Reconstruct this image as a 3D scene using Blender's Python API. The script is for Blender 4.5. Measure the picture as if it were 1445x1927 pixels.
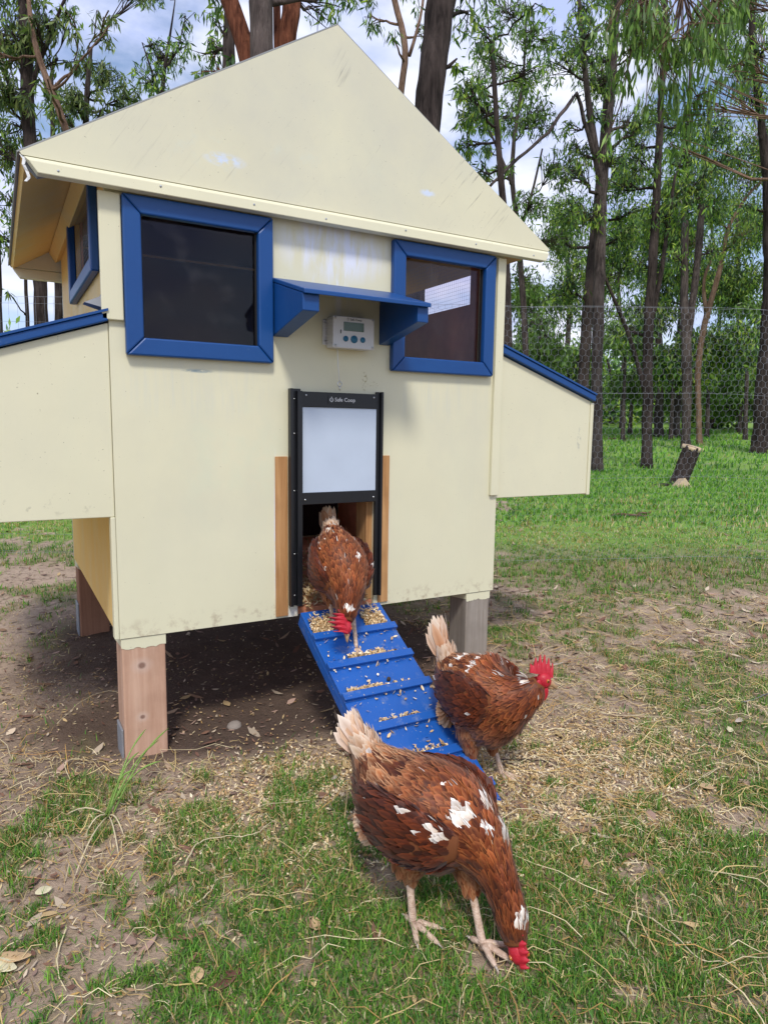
import bpy, bmesh, math, random
import numpy as np
from mathutils import Vector, Matrix, Euler

for o in list(bpy.data.objects): bpy.data.objects.remove(o, do_unlink=True)
SC = bpy.context.scene
COL = SC.collection
R = math.radians
random.seed(7); RNG = np.random.default_rng(7)

# ------------------------------------------------------------------ camera, sky, sun, exposure
F, YAW, PIT, ROL = 1277.47, 0.51597, 0.12597, 0.01443
CAM = np.array([-0.24613, -1.78878, 0.88410])
FW = np.array([math.sin(YAW)*math.cos(PIT), math.cos(YAW)*math.cos(PIT), -math.sin(PIT)])
_rt = np.array([math.cos(YAW), -math.sin(YAW), 0.0]); _up = np.cross(_rt, FW)
RT = _rt*math.cos(ROL)+_up*math.sin(ROL); UP = -_rt*math.sin(ROL)+_up*math.cos(ROL)
cd = bpy.data.cameras.new('camera'); cam = bpy.data.objects.new('camera', cd); COL.objects.link(cam)
cd.sensor_fit = 'VERTICAL'; cd.sensor_height = 36; cd.sensor_width = 27; cd.lens = 36*F/1927
cd.clip_start = 0.02; cd.clip_end = 600
m3 = Matrix(((RT[0], UP[0], -FW[0]), (RT[1], UP[1], -FW[1]), (RT[2], UP[2], -FW[2])))
cam.matrix_world = Matrix.Translation(CAM) @ m3.to_4x4()
SC.camera = cam

SUN_EL, SUN_AZ = R(52), R(205)          # azimuth measured from +Y towards +X: behind the camera, a little to its left
w = bpy.data.worlds.new('World'); SC.world = w; w.use_nodes = True
nt = w.node_tree; nt.nodes.clear()
def N(nt, t, **k):
    n = nt.nodes.new(t)
    for a, b in k.items(): setattr(n, a, b)
    return n
out = N(nt, 'ShaderNodeOutputWorld'); bg = N(nt, 'ShaderNodeBackground'); sky = N(nt, 'ShaderNodeTexSky')
sky.sky_type = 'NISHITA'; sky.sun_disc = False; sky.sun_elevation = SUN_EL; sky.sun_rotation = SUN_AZ
sky.air_density = 1.0; sky.dust_density = 1.5; sky.ozone_density = 2.0
tc = N(nt, 'ShaderNodeTexCoord'); mp = N(nt, 'ShaderNodeMapping'); mp.inputs['Scale'].default_value = (1.0, 1.0, 2.2)
nz = N(nt, 'ShaderNodeTexNoise'); nz.inputs['Scale'].default_value = 3.4; nz.inputs['Detail'].default_value = 7; nz.inputs['Roughness'].default_value = .58
cr = N(nt, 'ShaderNodeValToRGB'); cr.color_ramp.elements[0].position = .37; cr.color_ramp.elements[1].position = .56
nz2 = N(nt, 'ShaderNodeTexNoise'); nz2.inputs['Scale'].default_value = 6; nz2.inputs['Detail'].default_value = 5
cr2 = N(nt, 'ShaderNodeValToRGB')
cr2.color_ramp.elements[0].position = .35; cr2.color_ramp.elements[0].color = (3.1, 3.7, 6.0, 1)
cr2.color_ramp.elements[1].position = .62; cr2.color_ramp.elements[1].color = (6.0, 6.15, 6.9, 1)
mx = N(nt, 'ShaderNodeMix', data_type='RGBA')
nt.links.new(tc.outputs['Generated'], mp.inputs['Vector'])
for n_ in (nz, nz2): nt.links.new(mp.outputs['Vector'], n_.inputs['Vector'])
nt.links.new(nz.outputs['Fac'], cr.inputs['Fac']); nt.links.new(nz2.outputs['Fac'], cr2.inputs['Fac'])
nt.links.new(cr.outputs['Color'], mx.inputs['Factor'])
nt.links.new(sky.outputs['Color'], mx.inputs['A']); nt.links.new(cr2.outputs['Color'], mx.inputs['B'])
nt.links.new(mx.outputs['Result'], bg.inputs['Color']); bg.inputs['Strength'].default_value = 0.1
nt.links.new(bg.outputs['Background'], out.inputs['Surface'])

sl = bpy.data.lights.new('sun', 'SUN'); so = bpy.data.objects.new('sun', sl); COL.objects.link(so)
sl.energy = 1.5; sl.angle = R(10); sl.color = (1.0, .95, .86)
sd = Vector((math.sin(SUN_AZ)*math.cos(SUN_EL), math.cos(SUN_AZ)*math.cos(SUN_EL), math.sin(SUN_EL)))
so.rotation_euler = sd.to_track_quat('Z', 'Y').to_euler(); so.location = (-3, -6, 8)
SC.view_settings.view_transform = 'Standard'; SC.view_settings.look = 'None'
SC.view_settings.exposure = 0.85; SC.view_settings.gamma = 1.0; SC.view_settings.use_curve_mapping = False
SC.render.engine = 'CYCLES'

# ------------------------------------------------------------------ helpers
def at(u, v, d):                       # the point d metres ahead of the lens on the ray of photo pixel (u, v)
    return CAM + d*(FW + (u-722.5)/F*RT - (v-963.5)/F*UP)

def hash2(ix, iy, seed):
    h = (ix.astype(np.int64)*374761393 + iy.astype(np.int64)*668265263 + seed*1442695041) & 0x7fffffff
    h = ((h ^ (h >> 13))*1274126177) & 0x7fffffff
    return ((h ^ (h >> 16)) & 0xffff)/65535.0
def vnoise(x, y, s=0):
    x = np.asarray(x, float); y = np.asarray(y, float)
    ix = np.floor(x); iy = np.floor(y); fx = x-ix; fy = y-iy
    fx = fx*fx*(3-2*fx); fy = fy*fy*(3-2*fy)
    a = hash2(ix, iy, s); b = hash2(ix+1, iy, s); c = hash2(ix, iy+1, s); d = hash2(ix+1, iy+1, s)
    return (a*(1-fx)+b*fx)*(1-fy)+(c*(1-fx)+d*fx)*fy
def fbm(x, y, s=0, o=4):
    t = 0; a = .5; tot = 0
    for i in range(o):
        t = t+a*vnoise(np.asarray(x)*2**i, np.asarray(y)*2**i, s+i*17); tot += a; a *= .55
    return t/tot
def smooth(a, b, x):
    t = np.clip((np.asarray(x, float)-a)/(b-a), 0, 1); return t*t*(3-2*t)
def st(x, y):
    dx = np.asarray(x, float)-CAM[0]; dy = np.asarray(y, float)-CAM[1]
    return dx*.493+dy*.870, dx*.870-dy*.493
def ground(x, y):
    s, t = st(x, y)
    h = .05*.4*np.log1p(np.exp(np.clip((s-1.9)/.4, -40, 60)))
    h = np.where(s > 40, h - .03*(s-40), h)
    b = (fbm(np.asarray(x)*3, np.asarray(y)*3, 3)-.5)*.035 + (fbm(np.asarray(x)*14, np.asarray(y)*14, 9)-.5)*.014
    return h+b*np.clip(1.3-s*.04, .3, 1)

def tag(o, label=None, cat=None, group=None, kind=None):
    for k, v in (('label', label), ('category', cat), ('group', group), ('kind', kind)):
        if v: o[k] = v
    return o
def thing(name, loc, label, cat, group=None, rz=0):
    o = bpy.data.objects.new(name, None); COL.objects.link(o); o.location = loc; o.rotation_euler = (0, 0, rz)
    o.empty_display_size = .1
    return tag(o, label, cat, group)
def link(name, me, mats=None, parent=None, keep=True):
    o = bpy.data.objects.new(name, me); COL.objects.link(o)
    if mats is not None:
        for m in (mats if isinstance(mats, (list, tuple)) else [mats]): me.materials.append(m)
    if parent:
        o.parent = parent
        if keep:
            mw = Matrix.Identity(4); q = parent
            while q: mw = Matrix.LocRotScale(q.location, q.rotation_euler, q.scale) @ q.matrix_parent_inverse.to_4x4() @ mw if False else mw; q = None
            root = parent
            while root.parent: root = root.parent
            if root is parent: o.matrix_parent_inverse = Matrix.LocRotScale(root.location, root.rotation_euler, None).inverted()
    return o

class MB:
    def __init__(s): s.v = []; s.f = []; s.mi = []; s.sm = []
    def add(s, vs, fs, m=0, smooth=False):
        n = len(s.v); s.v += [tuple(map(float, p)) for p in vs]
        for f in fs: s.f.append([n+i for i in f]); s.mi.append(m); s.sm.append(smooth)
        return s
    def box(s, x0, x1, y0, y1, z0, z1, m=0):
        return s.hexa([(x0,y0,z0),(x1,y0,z0),(x1,y1,z0),(x0,y1,z0),(x0,y0,z1),(x1,y0,z1),(x1,y1,z1),(x0,y1,z1)], m)
    def hexa(s, p, m=0):
        return s.add(p, [(3,2,1,0),(4,5,6,7),(0,1,5,4),(1,2,6,5),(2,3,7,6),(3,0,4,7)], m)
    def prism_x(s, poly, x0, x1, m=0):        # polygon in (y, z) pushed along X
        n = len(poly)
        return s.add([(x0, a, b) for a, b in poly]+[(x1, a, b) for a, b in poly],
                     [tuple(range(n))[::-1], tuple(range(n, 2*n))]+[(i, (i+1) % n, n+(i+1) % n, n+i) for i in range(n)], m)
    def prism_y(s, poly, y0, y1, m=0):        # polygon in (x, z) pushed along Y
        n = len(poly)
        return s.add([(a, y0, b) for a, b in poly]+[(a, y1, b) for a, b in poly],
                     [tuple(range(n)), tuple(range(n, 2*n))[::-1]]+[(i, n+i, n+(i+1) % n, (i+1) % n) for i in range(n)], m)
    def tube(s, pts, rad, n=8, m=0, wob=0, seed=0, cap=True):
        pts = [Vector(p) for p in pts]; L = len(pts)
        if not hasattr(rad, '__len__'): rad = [rad]*L
        t0 = (pts[1]-pts[0]).normalized()
        side = t0.orthogonal().normalized(); vs = []
        for i, p in enumerate(pts):
            t = (pts[min(i+1, L-1)]-pts[max(i-1, 0)]).normalized()
            side = (side-t*side.dot(t)).normalized(); up = t.cross(side)
            for k in range(n):
                a = 2*math.pi*k/n; r = rad[i]
                if wob: r *= 1+wob*(float(vnoise(k*.9+seed, i*.55, seed))-.5)*2
                vs.append(p+side*(r*math.cos(a))+up*(r*math.sin(a)))
        fs = []
        for i in range(L-1):
            for k in range(n):
                fs.append((i*n+k, i*n+(k+1) % n, (i+1)*n+(k+1) % n, (i+1)*n+k))
        if cap: fs += [tuple(range(n))[::-1], tuple(range((L-1)*n, L*n))]
        return s.add(vs, fs, m, True)
    def ball(s, c, rx, ry, rz, m=0, n=12, rot=None):
        vs = []; fs = []; h = n//2
        for i in range(h+1):
            ph = math.pi*i/h
            for k in range(n):
                a = 2*math.pi*k/n
                p = Vector((rx*math.sin(ph)*math.cos(a), ry*math.sin(ph)*math.sin(a), rz*math.cos(ph)))
                if rot is not None: p = rot @ p
                vs.append(Vector(c)+p)
        for i in range(h):
            for k in range(n): fs.append((i*n+k, (i+1)*n+k, (i+1)*n+(k+1) % n, i*n+(k+1) % n))
        return s.add(vs, fs, m, True)
    def mesh(s, name):
        me = bpy.data.meshes.new(name); me.from_pydata(s.v, [], s.f)
        me.polygons.foreach_set('material_index', s.mi); me.polygons.foreach_set('use_smooth', s.sm)
        bm = bmesh.new(); bm.from_mesh(me); bmesh.ops.recalc_face_normals(bm, faces=bm.faces); bm.to_mesh(me); bm.free()
        me.update(); return me
    def build(s, name, mats, parent=None, bevel=0):
        o = link(name, s.mesh(name), mats, parent)
        if bevel:
            b = o.modifiers.new('bevel', 'BEVEL'); b.width = bevel; b.segments = 2; b.limit_method = 'ANGLE'; b.angle_limit = R(35)
        return o

def arr_mesh(name, V, quads=None, tris=None, col=None, smooth_=False):
    """large meshes straight from arrays"""
    me = bpy.data.meshes.new(name)
    V = np.asarray(V, np.float32).reshape(-1, 3); me.vertices.add(len(V)); me.vertices.foreach_set('co', V.ravel())
    li = []; ls = []; tot = []
    p = 0
    for A, k in ((quads, 4), (tris, 3)):
        if A is None or len(A) == 0: continue
        A = np.asarray(A, np.int32).reshape(-1, k); li.append(A.ravel()); ls.append(p+np.arange(len(A))*k); tot.append(np.full(len(A), k)); p += A.size
    li = np.concatenate(li); ls = np.concatenate(ls); tot = np.concatenate(tot)
    me.loops.add(len(li)); me.loops.foreach_set('vertex_index', li.astype(np.int32))
    me.polygons.add(len(ls)); me.polygons.foreach_set('loop_start', ls.astype(np.int32)); me.polygons.foreach_set('loop_total', tot.astype(np.int32))
    if smooth_: me.polygons.foreach_set('use_smooth', np.ones(len(ls), bool))
    me.update(calc_edges=True); me.validate()
    if col is not None:
        a = me.color_attributes.new('Col', 'FLOAT_COLOR', 'POINT')
        c = np.ones((len(V), 4), np.float32); c[:, :3] = np.asarray(col, np.float32).reshape(-1, 3); a.data.foreach_set('color', c.ravel())
    return me

# ------------------------------------------------------------------ materials
def newmat(name, rough=.6, spec=.3):
    m = bpy.data.materials.new(name); m.use_nodes = True; t = m.node_tree
    b = t.nodes['Principled BSDF']; b.inputs['Roughness'].default_value = rough; b.inputs['Specular IOR Level'].default_value = spec
    return m, t, b
def lk(t, a, b): t.links.new(a, b)
def rgb(t, c):
    n = N(t, 'ShaderNodeRGB'); n.outputs[0].default_value = (*c, 1); return n.outputs[0]
def mixc(t, f, a, b, mode='MIX'):
    n = N(t, 'ShaderNodeMix', data_type='RGBA', blend_type=mode)
    for s, v in (('Factor', f), ('A', a), ('B', b)):
        i = n.inputs[s] if s != 'Factor' else n.inputs[0]
        if isinstance(v, (int, float)): i.default_value = v
        elif isinstance(v, tuple): i.default_value = (*v, 1)
        else: lk(t, v, i)
    return n.outputs['Result']
def coords(t, scale=(1, 1, 1), rot=(0, 0, 0), kind='Object'):
    c = N(t, 'ShaderNodeTexCoord'); m = N(t, 'ShaderNodeMapping')
    m.inputs['Scale'].default_value = scale; m.inputs['Rotation'].default_value = rot
    lk(t, c.outputs[kind], m.inputs['Vector']); return m.outputs['Vector']
def noise(t, vec, scale, detail=4, rough=.55, dist=0):
    n = N(t, 'ShaderNodeTexNoise'); n.inputs['Scale'].default_value = scale; n.inputs['Detail'].default_value = detail
    n.inputs['Roughness'].default_value = rough; n.inputs['Distortion'].default_value = dist; lk(t, vec, n.inputs['Vector']); return n.outputs['Fac']
def ramp(t, fac, p0, p1, c0=(0, 0, 0), c1=(1, 1, 1)):
    n = N(t, 'ShaderNodeValToRGB'); e = n.color_ramp.elements
    e[0].position = p0; e[1].position = p1; e[0].color = (*c0, 1); e[1].color = (*c1, 1); lk(t, fac, n.inputs['Fac']); return n.outputs['Color']
def math_(t, op, a, b=None, c=None, clamp=False):
    n = N(t, 'ShaderNodeMath', operation=op, use_clamp=clamp)
    for i, v in enumerate((a, b, c)):
        if v is None: continue
        if isinstance(v, (int, float)): n.inputs[i].default_value = v
        else: lk(t, v, n.inputs[i])
    return n.outputs[0]
def bump(t, b, h, s=.3, d=.01):
    n = N(t, 'ShaderNodeBump'); n.inputs['Strength'].default_value = s; n.inputs['Distance'].default_value = d
    lk(t, h, n.inputs['Height']); lk(t, n.outputs['Normal'], b.inputs['Normal'])
def spot(t, x, z, rx, rz, soft=.6):          # soft elliptical mask on a wall, centred at (x, z)
    c = N(t, 'ShaderNodeTexCoord'); s = N(t, 'ShaderNodeSeparateXYZ'); lk(t, c.outputs['Object'], s.inputs[0])
    a = math_(t, 'DIVIDE', math_(t, 'SUBTRACT', s.outputs['X'], x), rx); b = math_(t, 'DIVIDE', math_(t, 'SUBTRACT', s.outputs['Z'], z), rz)
    d = math_(t, 'SQRT', math_(t, 'ADD', math_(t, 'MULTIPLY', a, a), math_(t, 'MULTIPLY', b, b)))
    n = N(t, 'ShaderNodeMapRange'); n.inputs['From Min'].default_value = 1; n.inputs['From Max'].default_value = 1-soft; lk(t, d, n.inputs['Value'])
    return n.outputs[0]
def simple(name, c, rough=.5, spec=.4, metal=0, var=.0, vs=8, bs=0, bscale=60):
    m, t, b = newmat(name, rough, spec); b.inputs['Metallic'].default_value = metal
    if var:
        v = coords(t); f = noise(t, v, vs, 5)
        lk(t, mixc(t, f, tuple(x*(1-var) for x in c), tuple(min(1, x*(1+var)) for x in c)), b.inputs['Base Color'])
    else: b.inputs['Base Color'].default_value = (*c, 1)
    if bs: bump(t, b, noise(t, coords(t), bscale, 4), bs, .004)
    return m
CREAM = (.71, .68, .49)
BOUNCE_CREAM = (.84, .55, .17)  # the same cream with warm bounce light put into the colour
def cream(name, marks, CREAM=CREAM):
    m, t, b = newmat(name, .5, .35)
    v = coords(t); c = mixc(t, ramp(t, noise(t, v, 2.3, 5), .3, .7), tuple(x*.95 for x in CREAM), tuple(x*1.03 for x in CREAM))
    g = noise(t, coords(t, (70, 70, 2.2)), 1.5, 4)                    # brushed grain
    c = mixc(t, math_(t, 'MULTIPLY', ramp(t, g, .45, .75), .10), c, (.70, .68, .50))
    c = mixc(t, math_(t, 'MULTIPLY', ramp(t, noise(t, coords(t, (5, 5, 1.4)), 1.6, 6), .52, .75), .22), c, (.66, .68, .50))   # faint green weathering
    c = mixc(t, ramp(t, noise(t, v, 190, 2), .735, .76), c, (.25, .22, .14))                                           # fly specks
    for fn in marks: c = fn(t, c)
    lk(t, c, b.inputs['Base Color'])
    bump(t, b, math_(t, 'ADD', math_(t, 'MULTIPLY', g, .5), noise(t, v, 25, 4)), .12, .003)
    lk(t, ramp(t, noise(t, v, 9, 3), .3, .7, (.42,)*3, (.6,)*3), b.inputs['Roughness'])
    return m
def mk_spot(x, z, rx, rz, color, sc=(20, 20, 20), lo=.45, hi=.6, amt=1.0):
    def fn(t, c):
        k = ramp(t, noise(t, coords(t, sc), 1.0, 6, .65), lo, hi)
        return mixc(t, math_(t, 'MULTIPLY', math_(t, 'MULTIPLY', k, spot(t, x, z, rx, rz)), amt), c, color)
    return fn
def mk_scratch(x, z, rx, rz, ang, lo=.6, hi=.72, amt=.7, color=(.16, .14, .11)):
    def fn(t, c):
        n0 = N(t, 'ShaderNodeTexCoord'); mp1 = N(t, 'ShaderNodeMapping'); mp1.inputs['Rotation'].default_value = (0, ang, 0); lk(t, n0.outputs['Object'], mp1.inputs[0])
        mp2 = N(t, 'ShaderNodeMapping'); mp2.inputs['Scale'].default_value = (5, 30, 110); lk(t, mp1.outputs[0], mp2.inputs[0])
        k = ramp(t, noise(t, mp2.outputs[0], 1.0, 5, .7), lo, hi)
        return mixc(t, math_(t, 'MULTIPLY', math_(t, 'MULTIPLY', k, spot(t, x, z, rx, rz, .8)), amt), c, color)
    return fn
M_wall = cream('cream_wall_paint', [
    mk_spot(.60, 1.37, .20, .10, (.74, .77, .86), (26, 26, 5), .40, .58), mk_spot(.60, 1.25, .10, .10, (.74, .77, .86), (40, 40, 5), .5, .6, .6),
    mk_spot(.212, 1.018, .045, .006, (.16, .25, .30), (60, 60, 200), .36, .5), mk_spot(.30, .80, .20, .25, (.60, .68, .52), (6, 6, 5), .45, .7, .5),
    mk_spot(.697, 1.012, .012, .035, (.28, .22, .05), (180, 180, 120), .52, .58), mk_spot(.73, 1.005, .02, .012, (.35, .28, .10), (200, 200, 200), .56, .6),
    mk_spot(.42, .57, .006, .26, (.74, .76, .84), (50, 50, 30), .35, .5), mk_spot(.783, .57, .005, .26, (.74, .76, .84), (50, 50, 30), .35, .5),
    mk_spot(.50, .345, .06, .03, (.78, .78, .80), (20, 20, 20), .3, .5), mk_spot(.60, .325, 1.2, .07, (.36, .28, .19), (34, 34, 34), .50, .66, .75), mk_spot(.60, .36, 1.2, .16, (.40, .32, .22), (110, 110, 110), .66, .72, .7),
    mk_spot(.22, .98, .26, .10, (.60, .62, .55), (45, 45, 3), .48, .66, .55), mk_spot(.97, .97, .22, .09, (.58, .60, .52), (45, 45, 3), .48, .66, .55), mk_spot(.60, .80, 1.4, .5, (.60, .585, .46), (3, 3, 2), .42, .72, .6),
    mk_spot(-.15, .685, .22, .03, (.38, .36, .26), (40, 40, 40), .6, .72, .8), mk_spot(1.57, .85, .012, .05, (.4, .4, .34), (60, 60, 60), .5, .6)])
M_gable = cream('cream_gable_paint', [
    mk_scratch(.30, 1.60, .45, .22, R(52), .60, .74, .55), mk_scratch(.06, 1.58, .16, .14, R(56), .56, .74, .5), mk_scratch(.600, 1.83, .030, .055, R(62), .50, .62, .9),
    mk_scratch(1.05, 1.62, .22, .22, R(50), .58, .70, .8), mk_scratch(.60, 1.62, .3, .15, R(56), .64, .72, .9),
    mk_spot(.5, 1.7, 1.0, .5, (.54, .535, .46), (3, 3, 3), .30, .75, .7),
    mk_spot(.28, 1.535, .06, .02, (.62, .70, .84), (40, 40, 60), .42, .56), mk_spot(.88, 1.56, .03, .012, (.62, .70, .84), (60, 60, 60), .4, .5),
    mk_spot(.4, 1.55, .5, .08, (.62, .66, .56), (14, 14, 14), .58, .72, .5)])
M_cream = cream('cream_trim_paint', [])
M_creambounce = cream('bounce_tinted_cream_paint', [], BOUNCE_CREAM)  # side panels, soffit and purlins: bounce light tinted into the paint
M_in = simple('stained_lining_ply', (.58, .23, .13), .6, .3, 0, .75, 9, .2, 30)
M_inshade = simple('shade_toned_ply', (.028, .022, .030), .6, .3, 0, .35, 5, .2, 30)  # rear lining: the gloom of the unlit back wall painted into its colour
def blue(name, grime=True):
    m, t, b = newmat(name, .38, .45)
    v = coords(t); c = mixc(t, noise(t, v, 6, 5), (.0035, .050, .205), (.006, .072, .265))
    if grime: c = mixc(t, math_(t, 'MULTIPLY', ramp(t, noise(t, v, 45, 6), .66, .76), .4), c, (.08, .14, .28))
    lk(t, c, b.inputs['Base Color']); bump(t, b, noise(t, coords(t, (30, 30, 30)), 1.4, 5), .15, .003); return m
M_blue = blue('blue_gloss_paint')
def rampblue():
    m, t, b = newmat('blue_ramp_paint', .33, .5); v = coords(t)
    c = mixc(t, noise(t, v, 7, 5), (.009, .074, .33), (.017, .12, .46))
    c = mixc(t, math_(t, 'MULTIPLY', ramp(t, noise(t, v, 24, 7, .7), .56, .72), .45), c, (.30, .33, .36))
    c = mixc(t, ramp(t, noise(t, v, 130, 2), .70, .74), c, (.5, .42, .28))
    lk(t, c, b.inputs['Base Color']); bump(t, b, noise(t, v, 60, 4), .2, .003); return m
M_rampblue = rampblue()
def wood(name, c0, c1, knots=(), axis='z', grey=0, sc=1.0, rough=.7):
    m, t, b = newmat(name, rough, .2)
    s = {'z': (55, 55, 3.0), 'x': (3, 55, 55), 'y': (55, 3, 55)}[axis]
    g = noise(t, coords(t, tuple(q*sc for q in s)), 1.0, 6, .6, .6)
    c = mixc(t, ramp(t, g, .3, .72), c0, c1)
    c = mixc(t, math_(t, 'MULTIPLY', ramp(t, noise(t, coords(t), 8, 5), .45, .7), .35), c, tuple(q*.62 for q in c0))
    for (x, z, r) in knots:
        c = mixc(t, math_(t, 'MULTIPLY', spot(t, x, z, r*2.6, r*2.2, .9), .55), c, (.62, .50, .44))
        c = mixc(t, math_(t, 'MULTIPLY', spot(t, x, z, r, r*.9, .5), .8), c, (.17, .085, .06))
    lk(t, c, b.inputs['Base Color']); bump(t, b, g, .35, .003); return m
M_post = wood('pink_pine_post', (.46, .265, .18), (.62, .41, .30), [(.052, .255, .012), (.05, .115, .008)])
M_postg = wood('weathered_grey_post', (.24, .20, .165), (.36, .32, .28), sc=1.6)
M_postd = wood('brown_rear_post', (.26, .13, .085), (.36, .19, .12))
M_pine = wood('raw_pine_board', (.34, .16, .06), (.60, .34, .15))
M_black = simple('black_powder_coat', (.008, .009, .012), .35, .5, 0, .3, 20)
M_panel = simple('pale_blue_door_panel', (.50, .575, .69), .35, .4, 0, .09, 9)
M_steel = simple('zinc_steel', (.62, .63, .64), .35, .5, 1)
M_galv = simple('galvanised_strap', (.38, .41, .46), .5, .5, .6, .25, 30)
M_white = simple('white_lettering', (.75, .76, .78), .5)
M_grey = simple('pale_grey_plastic', (.60, .61, .63), .45, .4, 0, .03, 10)
M_lcd = simple('green_lcd_screen', (.045, .075, .03), .15, .6)
M_btn = simple('blue_rubber_button', (.035, .16, .28), .5, .3)
M_dark = simple('dark_slot', (.01, .01, .01), .6)
M_peel = simple('peeling_white_paint', (.75, .77, .8), .6)
M_roof = simple('grey_roof_sheet', (.30, .31, .31), .5, .4, .3, .2, 6)
M_rubber = simple('grey_flashing', (.20, .21, .235), .6, .3, 0, .2, 30)
def glassmat():
    m, t, b = newmat('window_glass', .03)
    t.nodes.remove(b); o = t.nodes['Material Output']
    tr = N(t, 'ShaderNodeBsdfTransparent'); tr.inputs['Color'].default_value = (.84, .82, .88, 1)
    gl = N(t, 'ShaderNodeBsdfGlossy'); gl.inputs['Roughness'].default_value = .015; gl.inputs['Color'].default_value = (.8, .8, .85, 1)
    df = N(t, 'ShaderNodeBsdfDiffuse'); df.inputs['Color'].default_value = (.45, .43, .42, 1)
    fr = N(t, 'ShaderNodeFresnel'); fr.inputs['IOR'].default_value = 1.30
    m1 = N(t, 'ShaderNodeMixShader'); lk(t, fr.outputs[0], m1.inputs[0]); lk(t, tr.outputs[0], m1.inputs[1]); lk(t, gl.outputs[0], m1.inputs[2])
    d = math_(t, 'MULTIPLY', ramp(t, noise(t, coords(t), 9, 6, .6), .55, .85), .07)      # dust film
    m2 = N(t, 'ShaderNodeMixShader'); lk(t, d, m2.inputs[0]); lk(t, m1.outputs[0], m2.inputs[1]); lk(t, df.outputs[0], m2.inputs[2])
    lk(t, m2.outputs[0], o.inputs['Surface']); return m
M_glass = glassmat()
def attrmat(name, rough=.6, spec=.25, transl=0, sheen=0, bumps=0):
    m, t, b = newmat(name, rough, spec)
    a = N(t, 'ShaderNodeVertexColor'); a.layer_name = 'Col'; lk(t, a.outputs['Color'], b.inputs['Base Color'])
    if sheen: b.inputs['Sheen Weight'].default_value = sheen
    if transl:
        o = t.nodes['Material Output']; tr = N(t, 'ShaderNodeBsdfTranslucent'); lk(t, mixc(t, 1.0, a.outputs['Color'], (1.0, 1.15, .55), 'MULTIPLY'), tr.inputs['Color'])
        ms = N(t, 'ShaderNodeMixShader'); ms.inputs[0].default_value = transl; lk(t, b.outputs[0], ms.inputs[1]); lk(t, tr.outputs[0], ms.inputs[2]); lk(t, ms.outputs[0], o.inputs['Surface'])
    return m
M_leaf = attrmat('gum_leaf', .42, .4, .42)
M_blade = attrmat('grass_blade', .5, .3, .3)
M_litter = attrmat('dry_litter', .75, .15)
M_feather = attrmat('feather', .5, .25, 0, .15)
def barkmat(name, c0, c1, sc=1.0):
    m, t, b = newmat(name, .9, .1)
    g = noise(t, coords(t, (26*sc, 26*sc, 3.2*sc)), 1.0, 7, .65, .4)
    c = mixc(t, ramp(t, g, .35, .68), c0, c1)
    c = mixc(t, math_(t, 'MULTIPLY', ramp(t, noise(t, coords(t), 2.5, 4), .45, .7), .5), c, tuple(q*1.5 for q in c1))
    lk(t, c, b.inputs['Base Color']); bump(t, b, g, 1.0, .04); return m
M_bark = barkmat('ironbark', (.014, .011, .010), (.075, .058, .052))
M_bark2 = barkmat('grey_bark', (.024, .019, .018), (.125, .10, .09), 1.3)
M_barkr = barkmat('red_stringy_bark', (.06, .02, .012), (.24, .09, .05), 1.2)
M_barkl = barkmat('light_brown_bark', (.09, .055, .035), (.26, .17, .12), 1.4)
M_cutwood = wood('cut_wood', (.50, .36, .22), (.68, .54, .38))
M_wire = simple('galvanised_wire', (.30, .32, .36), .45, .5, .5)

# ------------------------------------------------------------------ ground
def axis(lo, hi, a, b, fine, grow=1.09):
    c = list(np.arange(a, b, fine)); st_ = fine; x = b
    while x < hi: c.append(x); st_ *= grow; x += st_
    c.append(hi); st_ = fine; x = a-fine
    while x > lo: c.insert(0, x); st_ *= grow; x -= st_
    c.insert(0, lo); return np.array(c)
def grass_density(x, y):
    s, t = st(x, y); q = t/np.maximum(s, .3)
    n1 = fbm(np.asarray(x)*2.2, np.asarray(y)*2.2, 21); n2 = fbm(np.asarray(x)*7, np.asarray(y)*7, 33)
    pts_s = [0, 1.15, 1.5, 1.75, 2.2, 2.9, 3.35, 3.6, 3.95, 4.2, 4.9, 5.4, 200]
    right = np.interp(s, pts_s, [.82, .78, .62, .52, .46, .38, .50, .98, .98, .93, .95, 1, 1])
    left = np.interp(s, [0, 1.22, 1.42, 1.6, 2.4, 2.9, 3.6, 4.6, 5.2, 200], [.58, .55, .34, .03, .04, .30, .38, .60, .95, 1])
    mid = np.interp(s, [0, 1.3, 1.5, 1.66, 1.8, 2.2, 200], [.70, .66, .52, .30, .16, .18, 1])
    wl = smooth(-.16, -.30, q+.12*(n1-.5)); wr = smooth(.05, .2, q+.12*(n1-.5))
    d = left*wl+right*wr+mid*np.clip(1-wl-wr, 0, 1)
    d = d*(1-.72*smooth(1.1, .5, np.hypot((np.asarray(x)-.97)/.46, (np.asarray(y)+.50)/.40)))
    n3 = fbm(np.asarray(x)*19, np.asarray(y)*19, 47, 2); nn = smooth(.33, .67, n1*.34+n2*.36+n3*.30)
    k = smooth(1-d-.14, 1-d+.10, nn)
    coop = smooth(-.12, .03, x)*smooth(1.36, 1.2, x)*smooth(-.10, .05, y)*smooth(1.5, 1.25, y)
    return np.clip(k*(1-coop), 0, 1)
def dark_soil_mask(x, y):  # mask for the darker soil beneath and around the coop
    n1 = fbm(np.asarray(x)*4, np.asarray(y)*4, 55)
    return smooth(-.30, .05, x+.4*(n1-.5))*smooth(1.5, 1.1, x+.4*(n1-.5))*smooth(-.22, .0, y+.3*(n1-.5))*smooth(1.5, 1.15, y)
gx = axis(-160, 200, -1.6, 4.0, .03); gy = axis(-60, 220, -1.5, 3.6, .03)
X, Y = np.meshgrid(gx, gy); Z = ground(X, Y); nx, ny = len(gx), len(gy)
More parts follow.
